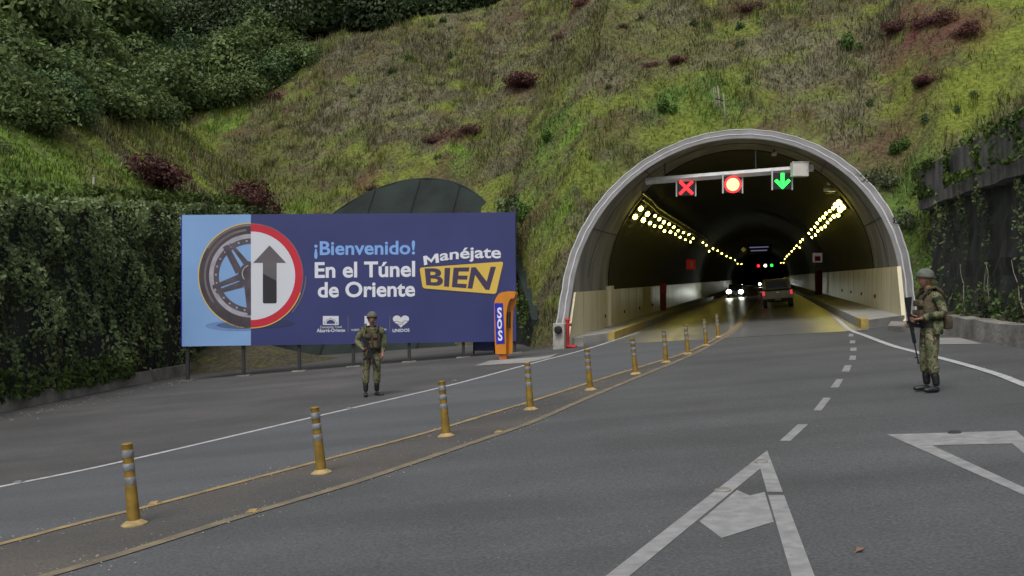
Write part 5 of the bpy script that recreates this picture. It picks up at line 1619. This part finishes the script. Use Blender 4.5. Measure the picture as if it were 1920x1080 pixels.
# forest beyond the crest
crown = [bush_mesh('crown_leaves', M['forest'], 11000, 3.2, 3.0, 4.2, 0.27, 26, 21), bush_mesh('crown_leaves', M['forest'], 11000, 3.4, 3.2, 3.6, 0.25, 26, 22, 0.1)]
def trunk_mesh(seed, h):
    rg = random.Random(seed); m = MB()
    m.tube([(0, 0, -1), (0.05, 0, h * 0.35), (0.1, 0.05, h * 0.7), (0.0, 0.1, h)], [0.28, 0.22, 0.15, 0.06], 8)
    for k in range(7):
        a = rg.uniform(0, 6.28); z0 = h * rg.uniform(0.35, 0.8)
        m.tube([(0.06, 0, z0), (math.cos(a) * 0.9, math.sin(a) * 0.9, z0 + 0.7), (math.cos(a) * 1.9, math.sin(a) * 1.9, z0 + 1.2)], [0.1, 0.07, 0.03], 6)
    return m.mesh('trunk_wood')
trk = trunk_mesh(1, 5.5); trk.materials.append(M['bark'])
tl_ = [(500, 70), (545, 68), (590, 66), (640, 60), (690, 55), (735, 42), (780, 30), (830, 14), (880, 5), (560, 20), (650, 10), (740, 0), (820, -20), (600, -30), (700, -40), (250, 60), (300, 50), (350, 60), (400, 50), (450, 60), (500, 20), (200, 50), (150, 40), (330, 0), (420, 0), (510, -30), (930, -25), (960, -40), (560, -50)]
names = ['far left', 'second from left', 'third from left', 'fourth from left', 'fifth from left', 'sixth from left', 'seventh from left', 'eighth from left', 'far right']
for i, (px, py) in enumerate(tl_):
    d = 70 + (8 < i < 15) * 7 + random.uniform(-1, 2.5)
    x = (px - 960) / F_PX * d
    z = float(hill_z(x, d))
    e = empty('forest_tree', (x, d, z - 1.0), random.uniform(0, 6.28), f'dark leafy tree beyond the grassy crest, {names[i] if i < 9 else names[i - 9]} in the {"front" if i < 9 else "rear"} row' if i < 15 else 'dark leafy tree rising behind the green shrubs at upper left', 'tree', 'dark trees beyond the crest')
    s = random.uniform(0.85, 1.3); e.scale = (s, s, s)
    o = bpy.data.objects.new('trunk', trk); COL.objects.link(o); o.parent = e
    o = bpy.data.objects.new('crown', crown[i % 2]); COL.objects.link(o); o.parent = e; o.location = (0, 0, 2.2)

# poles on the hillside
e = empty('antenna_pole', hit(1360, 236), 0, 'thin pale pole with folded loop antenna above the tunnel mouth', 'pole')
q = hit(1360, 236); sc_ = q.y / F_PX
f2 = lambda px, py: ((px - 1360) * sc_, 0.0, (236 - py) * sc_)
MB().tube([f2(1360, 250), f2(1359, 210), f2(1356, 178)], 0.03, 7).build('pole', M['pole_wood'], e, smooth=True)
MB().tube([f2(1351, 212), f2(1349, 195), f2(1345.5, 162)], 0.028, 7).build('pole', M['pole_wood'], e, smooth=True)
MB().tube([f2(1338, 166), f2(1340, 200), f2(1342, 204), f2(1344, 200), f2(1341, 166), f2(1339.5, 163), f2(1338, 166)], 0.02, 6).build('loop', M['pole_wood'], e, smooth=True)
MB().tube([f2(1341, 186), f2(1357, 190)], 0.035, 6).build('clamp', M['dark_steel'], e)
p = hit(175, 376); sc_ = p.y / F_PX
e = empty('stake', p, 0, 'thin pale stake standing at the top of the left wall', 'stake')
MB().tube([(0, 0, -0.3), (0.01, 0, 0.78)], 0.04, 7).build('shaft', M['pole_wood'], e, smooth=True)
MB().lathe([(0.05, 0.77), (0.05, 0.80), (0.02, 0.82)], 8).build('cap', M['old_concrete'], e)

# ------------------------------------------------------------------ people
def skin_geo(nodes, edges, sub=2, root=0):
    me = bpy.data.meshes.new('skin'); me.from_pydata([n[0] for n in nodes], edges, [])
    ob = bpy.data.objects.new('skin', me); COL.objects.link(ob)
    md = ob.modifiers.new('skin', 'SKIN'); md.use_smooth_shade = True; md.branch_smoothing = 0.4
    for i, nd in enumerate(nodes):
        r = nd[1] if isinstance(nd[1], tuple) else (nd[1], nd[1])
        sv = me.skin_vertices[0].data[i]; sv.radius = r; sv.use_root = (i == root)
    ss = ob.modifiers.new('sub', 'SUBSURF'); ss.levels = sub; ss.render_levels = sub
    dg = bpy.context.evaluated_depsgraph_get(); dg.update()
    ev = ob.evaluated_get(dg); m2 = ev.to_mesh()
    V = [q.co.copy() for q in m2.vertices]; F = [tuple(p.vertices) for p in m2.polygons]
    ev.to_mesh_clear(); bpy.data.objects.remove(ob); bpy.data.meshes.remove(me)
    return V, F
def chain(pts, rs, sub=2):
    return skin_geo([(Vector(p), r) for p, r in zip(pts, rs)], [(i, i + 1) for i in range(len(pts) - 1)], sub)

def hand(mb, wrist, fdir, side, curl=0.9, thumb=1):
    """palm and five fingers; fdir from wrist to knuckles, side from little finger to index"""
    f = Vector(fdir).normalized(); s = Vector(side); s = (s - f * s.dot(f)).normalized()
    pn = f.cross(s)                                  # curl direction
    if curl < 0: pn = -pn; curl = -curl
    w = Vector(wrist)
    V, F = chain([w - f * 0.03, w, w + f * 0.045, w + f * 0.088], [(0.026, 0.02), (0.026, 0.02), (0.040, 0.017), (0.040, 0.015)], 2)
    mb.add(V, F)
    for k, (off, L_) in enumerate(((0.030, 0.075), (0.010, 0.085), (-0.010, 0.078), (-0.029, 0.06))):
        b = w + f * 0.080 + s * off
        d = f; pts = [b]; p = b
        for j in range(3):
            a = curl * (0.35 + 0.5 * j); d = (f * math.cos(a) + pn * math.sin(a)).normalized()
            p = p + d * (L_ / 3); pts.append(p)
        V, F = chain(pts, [0.0095, 0.009, 0.0085, 0.007], 1); mb.add(V, F)
    b = w + f * 0.03 + s * 0.03
    V, F = chain([b, b + (s * 0.7 + f * 0.6 + pn * 0.3) * 0.035, b + (s * 0.55 + f * 0.9 + pn * 0.8) * 0.06], [0.012, 0.011, 0.008], 1); mb.add(V, F)

def head(mb, c, yaw, pitch=0.0):
    R = Matrix.Rotation(yaw, 3, 'Z') @ Matrix.Rotation(pitch, 3, 'X')
    n, m_ = 24, 18
    vs = []
    for j in range(m_ + 1):
        ph = math.pi * j / m_
        for k in range(n):
            t = 2 * math.pi * k / n
            x, y, z = math.sin(ph) * math.sin(t), -math.sin(ph) * math.cos(t), math.cos(ph)    # -y is forward
            fx = 0.074; fy = 0.096; fz = 0.118
            if z < 0: fx *= 1 - 0.30 * (-z) ** 1.2; fy *= 1 - 0.12 * (-z)
            p = Vector((x * fx, y * fy, z * fz))
            fr_ = max(0, -y)
            nose = math.exp(-((x) / 0.16) ** 2) * math.exp(-((z + 0.12) / 0.16) ** 2) * (fr_ > 0.4)
            p.y -= 0.024 * nose
            brow = math.exp(-((z - 0.22) / 0.1) ** 2) * fr_ * (abs(x) < 0.55); p.y -= 0.006 * brow
            eye = math.exp(-((abs(x) - 0.36) / 0.16) ** 2) * math.exp(-((z - 0.08) / 0.11) ** 2) * (fr_ > 0.4); p.y += 0.009 * eye
            lips = math.exp(-((x) / 0.25) ** 2) * math.exp(-((z + 0.5) / 0.09) ** 2) * (fr_ > 0.3); p.y -= 0.007 * lips
            chin = math.exp(-((x) / 0.3) ** 2) * math.exp(-((z + 0.82) / 0.16) ** 2) * (fr_ > 0.1); p.y -= 0.012 * chin
            vs.append(R @ p + Vector(c))
    fs = [(j * n + k, (j + 1) * n + k, (j + 1) * n + (k + 1) % n, j * n + (k + 1) % n) for j in range(m_) for k in range(n)]
    mb.add(vs, fs)
    for s in (-1, 1):                                # ears
        mb.ball(tuple(R @ Vector((s * 0.074, 0.012, -0.005)) + Vector(c)), (0.012, 0.018, 0.032), 8, 6)
    mb.mi = 1
    for s in (-1, 1):
        mb.ball(tuple(R @ Vector((s * 0.029, -0.084, 0.010)) + Vector(c)), (0.011, 0.006, 0.006), 8, 6)
    mb.ball(tuple(R @ Vector((0, -0.094, -0.060)) + Vector(c)), (0.020, 0.004, 0.003), 8, 4)
    mb.mi = 0

def soldier(loc, rz, J, label, yaw=0.0, pitch=0.0, face_scale=1.0):
    e = empty('person', loc, rz, label, 'person')
    V3 = Vector
    # --- the body under the clothes
    b = MB()
    nodes = [(V3((0, 0, 0.96)), (0.13, 0.095)), (V3((0, 0, 1.14)), (0.12, 0.09)), (V3((0, 0.0, 1.34)), (0.12, 0.08)), (J['neck'], (0.056, 0.056)), (J['head'] + V3((0, 0.01, -0.06)), (0.055, 0.06))]
    edges = [(0, 1), (1, 2), (2, 3), (3, 4)]
    for s in ('l', 'r'):
        i = len(nodes)
        nodes += [(J['sh_' + s], 0.05), (J['el_' + s], 0.042), (J['wr_' + s], 0.028), (J['hip_' + s], 0.085), (J['kn_' + s], 0.055), (J['an_' + s], 0.04)]
        edges += [(2, i), (i, i + 1), (i + 1, i + 2), (0, i + 3), (i + 3, i + 4), (i + 4, i + 5)]
    V, F = skin_geo(nodes, edges, 2); b.add(V, F)
    head(b, J['head'], yaw, pitch)
    for s in ('l', 'r'):
        hand(b, J['wr_' + s], J['hd_' + s], J['hs_' + s], J.get('curl_' + s, 1.0))
    b.build('body', [M['skin'], M['eye']], e, smooth=True)
    # --- uniform: loose jacket and trousers bloused over the boots
    nodes = [(V3((0, 0, 0.95)), (0.165, 0.125)), (V3((0, 0, 1.13)), (0.165, 0.125)), (V3((0, 0.0, 1.33)), (0.185, 0.135)), (V3((0, 0.01, 1.43)), (0.165, 0.115)), (J['neck'] + V3((0, 0.008, 0.012)), (0.082, 0.082))]
    edges = [(0, 1), (1, 2), (2, 3), (3, 4)]
    for s in ('l', 'r'):
        i = len(nodes); sh, el, wr = J['sh_' + s], J['el_' + s], J['wr_' + s]; hp, kn, an = J['hip_' + s], J['kn_' + s], J['an_' + s]
        nodes += [(sh, 0.092), (sh.lerp(el, 0.5), 0.080), (el, 0.072), (el.lerp(wr, 0.5), 0.062), (el.lerp(wr, 0.9), 0.052),
                  (hp, 0.112), (hp.lerp(kn, 0.5), 0.105), (kn, 0.084), (kn.lerp(an, 0.35), 0.086), (kn.lerp(an, 0.52), 0.078), (kn.lerp(an, 0.58), 0.055)]
        edges += [(2, i), (i, i + 1), (i + 1, i + 2), (i + 2, i + 3), (i + 3, i + 4), (0, i + 5), (i + 5, i + 6), (i + 6, i + 7), (i + 7, i + 8), (i + 8, i + 9), (i + 9, i + 10)]
    V, F = skin_geo(nodes, edges, 2)
    u = MB(); u.add(V, F); u.build('uniform', M['camo'], e, smooth=True)
    # --- boots
    for s in ('l', 'r'):
        an = J['an_' + s]; kn = J['kn_' + s]; t = J['toe_' + s].normalized()
        top = kn.lerp(an, 0.5); g = V3((an.x, an.y, 0.0))
        V, F = chain([top, an + V3((0, 0, 0.06)), an + t * 0.0 + V3((0, 0, -0.01))], [0.066, 0.056, 0.054], 2); m = MB(); m.add(V, F)
        V, F = chain([g - t * 0.055 + V3((0, 0, 0.045)), g + t * 0.03 + V3((0, 0, 0.055)), g + t * 0.12 + V3((0, 0, 0.042)), g + t * 0.195 + V3((0, 0, 0.036))], [(0.046, 0.045), (0.045, 0.05), (0.052, 0.04), (0.042, 0.033)], 2); m.add(V, F)
        m.v = [V3((q.x, q.y, max(q.z, 0.0))) for q in m.v]
        m.build('boot', M['boot'], e, smooth=True)
    # --- helmet with rim and chin strap
    hd = J['head']; R4 = Matrix.Translation(hd) @ (Matrix.Rotation(yaw, 4, 'Z') @ Matrix.Rotation(pitch, 4, 'X'))
    m = MB(); n = 28
    rows = []
    for j in range(10):
        ph = math.radians(8 + 82 * j / 9)
        for k in range(n):
            t = 2 * math.pi * k / n
            fy = -math.cos(t)
            z = 0.052 + 0.118 * math.cos(ph); drop = 0
            if j >= 8: drop = 0.055 * (0.5 - 0.5 * (-fy)) * (1 if j == 9 else 0.5)
            flare = 1.0 + (0.012 if j == 9 else 0)
            m.v.append(R4 @ V3((0.112 * math.sin(ph) * math.sin(t) * flare, 0.135 * math.sin(ph) * fy * flare + 0.008, z - drop)))
    for j in range(9):
        for k in range(n):
            m.f.append([j * n + k, (j + 1) * n + k, (j + 1) * n + (k + 1) % n, j * n + (k + 1) % n]); m.m.append(0)
    m.f.append(list(range(n))); m.m.append(0)
    ho = m.build('helmet', M['helmet'], e, smooth=True)
    sd = ho.modifiers.new('thick', 'SOLIDIFY'); sd.thickness = 0.012
    m = MB()
    for s in (-1, 1):
        m.tube([R4 @ V3((s * 0.098, 0.0, 0.04)), R4 @ V3((s * 0.078, -0.02, -0.05)), R4 @ V3((s * 0.03, -0.06, -0.115)), R4 @ V3((0, -0.075, -0.122))], 0.007, 6)
    m.build('chin_strap', M['vest'], e, smooth=True)
    # --- chest rig with pouches, belt
    m = MB()
    seg = 28
    prof_ = [(1.02, 0.185, 0.150), (1.06, 0.19, 0.155), (1.20, 0.192, 0.158), (1.34, 0.19, 0.155), (1.41, 0.15, 0.13)]
    for z, rx, ry in prof_:
        for k in range(seg):
            t = 2 * math.pi * k / seg; m.v.append(V3((rx * math.copysign(abs(math.sin(t)) ** 0.8, math.sin(t)), -ry * math.copysign(abs(math.cos(t)) ** 0.8, math.cos(t)) + 0.0, z)))
    for j in range(len(prof_) - 1):
        for k in range(seg):
            m.f.append([j * seg + k, j * seg + (k + 1) % seg, (j + 1) * seg + (k + 1) % seg, (j + 1) * seg + k]); m.m.append(0)
    rg = m.build('chest_rig', M['vest'], e, smooth=True)
    for (x, z, w, h) in ((-0.11, 1.12, 0.085, 0.15), (-0.01, 1.11, 0.085, 0.16), (0.09, 1.12, 0.085, 0.15), (-0.07, 1.29, 0.12, 0.09), (0.08, 1.29, 0.10, 0.09)):
        m = MB(); m.box((x, -0.175, z), (w, 0.06, h), bev=0.015); m.build('pouch', M['vest'], rg, smooth='auto')
    for s in (-1, 1):
        m = MB(); m.tube([V3((s * 0.11, -0.155, 1.36)), V3((s * 0.13, -0.09, 1.50)), V3((s * 0.13, 0.02, 1.53)), V3((s * 0.12, 0.12, 1.46)), V3((s * 0.11, 0.15, 1.36))], 0.024, 6); m.build('shoulder_strap', M['vest'], rg, smooth=True)
    m = MB(); m.lathe([(0.182, -0.035), (0.188, -0.03), (0.188, 0.03), (0.182, 0.035)], 24, Matrix.Translation((0, 0, 0.985)) @ Matrix.Diagonal((1, 0.80, 1, 1))); m.build('belt', M['black'], e, smooth='auto')
    m = MB(); m.box((0.05, 0.20, 1.02), (0.26, 0.14, 0.20), bev=0.04); m.build('hip_pack', M['vest'], e, smooth='auto')
    m = MB(); m.box((0.21, 0.03, 0.95), (0.07, 0.14, 0.2), bev=0.025); m.build('side_pouch', M['camo'], e, smooth='auto')
    return e
def rifle(parent_loc, rz, grip, muzzle, label, up=(0, -1, 0)):
    """grip and muzzle in the holder's local frame"""
    Rz = Matrix.Rotation(rz, 3, 'Z')
    g, mz = Vector(parent_loc) + Rz @ Vector(grip), Vector(parent_loc) + Rz @ Vector(muzzle)
    e = empty('rifle', g, 0, label, 'rifle')
    x = (mz - g).normalized(); upv = Rz @ Vector(up); z = (upv - x * upv.dot(x)).normalized(); y = z.cross(x)
    e.rotation_euler = Matrix((x, y, z)).transposed().to_euler()
    L_ = (mz - g).length
    MB().box((0.06, 0, 0.03), (0.26, 0.035, 0.06), bev=0.006).build('receiver', M['gun'], e)
    MB().box((0.27, 0, 0.035), (0.20, 0.04, 0.045), bev=0.008).build('handguard', M['gun'], e)
    MB().tube([(0.36, 0, 0.04), (L_, 0, 0.04)], 0.010, 8).tube([(L_ - 0.05, 0, 0.04), (L_, 0, 0.04)], 0.014, 8).build('barrel', M['gun'], e)
    MB().prism([(0.08, 0.0), (0.14, 0.0), (0.18, -0.16), (0.12, -0.17)], -0.014, 0.014, Matrix.Rotation(math.radians(90), 4, 'X')).build('magazine', M['gun'], e)
    MB().prism([(-0.04, 0.0), (0.0, 0.0), (-0.03, -0.09), (-0.06, -0.085)], -0.014, 0.014, Matrix.Rotation(math.radians(90), 4, 'X')).build('pistol_grip', M['gun'], e)
    MB().prism([(-0.07, 0.05), (-0.07, 0.01), (-0.30, -0.06), (-0.31, 0.045)], -0.016, 0.016, Matrix.Rotation(math.radians(90), 4, 'X')).build('stock', M['gun'], e)
    MB().box((0.05, 0, 0.075), (0.03, 0.02, 0.03)).box((L_ - 0.1, 0, 0.065), (0.012, 0.012, 0.05)).build('sight', M['gun'], e)
    return e
V3 = Vector
# soldier in front of the billboard, facing the camera
pA = G(697, 743)
JA = dict(neck=V3((0, 0.0, 1.50)), head=V3((0.005, -0.015, 1.645)),
          sh_r=V3((-0.20, 0.0, 1.425)), el_r=V3((-0.315, 0.03, 1.16)), wr_r=V3((-0.165, -0.20, 1.02)), hd_r=V3((0.75, -0.35, -0.45)), hs_r=V3((0.2, -0.2, 0.9)), curl_r=1.1,
          sh_l=V3((0.20, 0.0, 1.425)), el_l=V3((0.275, 0.02, 1.15)), wr_l=V3((0.235, -0.14, 0.93)), hd_l=V3((-0.15, -0.30, -0.85)), hs_l=V3((-0.8, -0.5, 0.1)), curl_l=0.8,
          hip_r=V3((-0.095, 0, 0.92)), kn_r=V3((-0.125, -0.02, 0.50)), an_r=V3((-0.125, -0.02, 0.10)), toe_r=V3((0.05, -1, 0)),
          hip_l=V3((0.095, 0, 0.92)), kn_l=V3((0.11, -0.01, 0.50)), an_l=V3((0.105, 0.05, 0.10)), toe_l=V3((0.75, -0.66, 0)))
soldier(pA + V3((0, 0, 0.0)), 0.08, JA, 'soldier in camouflage and helmet facing the camera before the billboard', yaw=0.12)
rifle(pA, 0.08, (-0.06, -0.255, 0.99), (0.12, -0.27, 0.52), 'black rifle slung muzzle down across the front facing soldier', up=(1, -0.1, 0.2))
# soldier at the right, in profile, facing the tunnel
pB = G(1744, 735)
JB = dict(neck=V3((0, -0.03, 1.50)), head=V3((0.0, -0.075, 1.635)),
          sh_l=V3((0.20, 0.01, 1.42)), el_l=V3((0.27, 0.10, 1.15)), wr_l=V3((0.12, -0.20, 1.07)), hd_l=V3((-0.55, -0.75, -0.15)), hs_l=V3((-0.2, -0.1, 0.95)), curl_l=-1.2,
          sh_r=V3((-0.20, 0.01, 1.42)), el_r=V3((-0.28, 0.03, 1.15)), wr_r=V3((-0.05, -0.24, 1.00)), hd_r=V3((0.55, -0.7, -0.3)), hs_r=V3((0.1, -0.1, 0.95)), curl_r=1.2,
          hip_r=V3((-0.095, 0, 0.92)), kn_r=V3((-0.11, -0.03, 0.50)), an_r=V3((-0.12, 0.0, 0.10)), toe_r=V3((-0.1, -1, 0)),
          hip_l=V3((0.095, 0, 0.92)), kn_l=V3((0.11, -0.02, 0.50)), an_l=V3((0.115, 0.04, 0.10)), toe_l=V3((0.05, -1, 0)))
soldier(pB, math.radians(-90), JB, 'soldier in camouflage standing side-on at right, looking toward the tunnel', pitch=0.10)
rifle(pB, math.radians(-90), (0.02, -0.275, 1.08), (0.05, -0.15, 0.42), 'black rifle held muzzle down by the side-on soldier at right', up=(0.1, -1, 0))
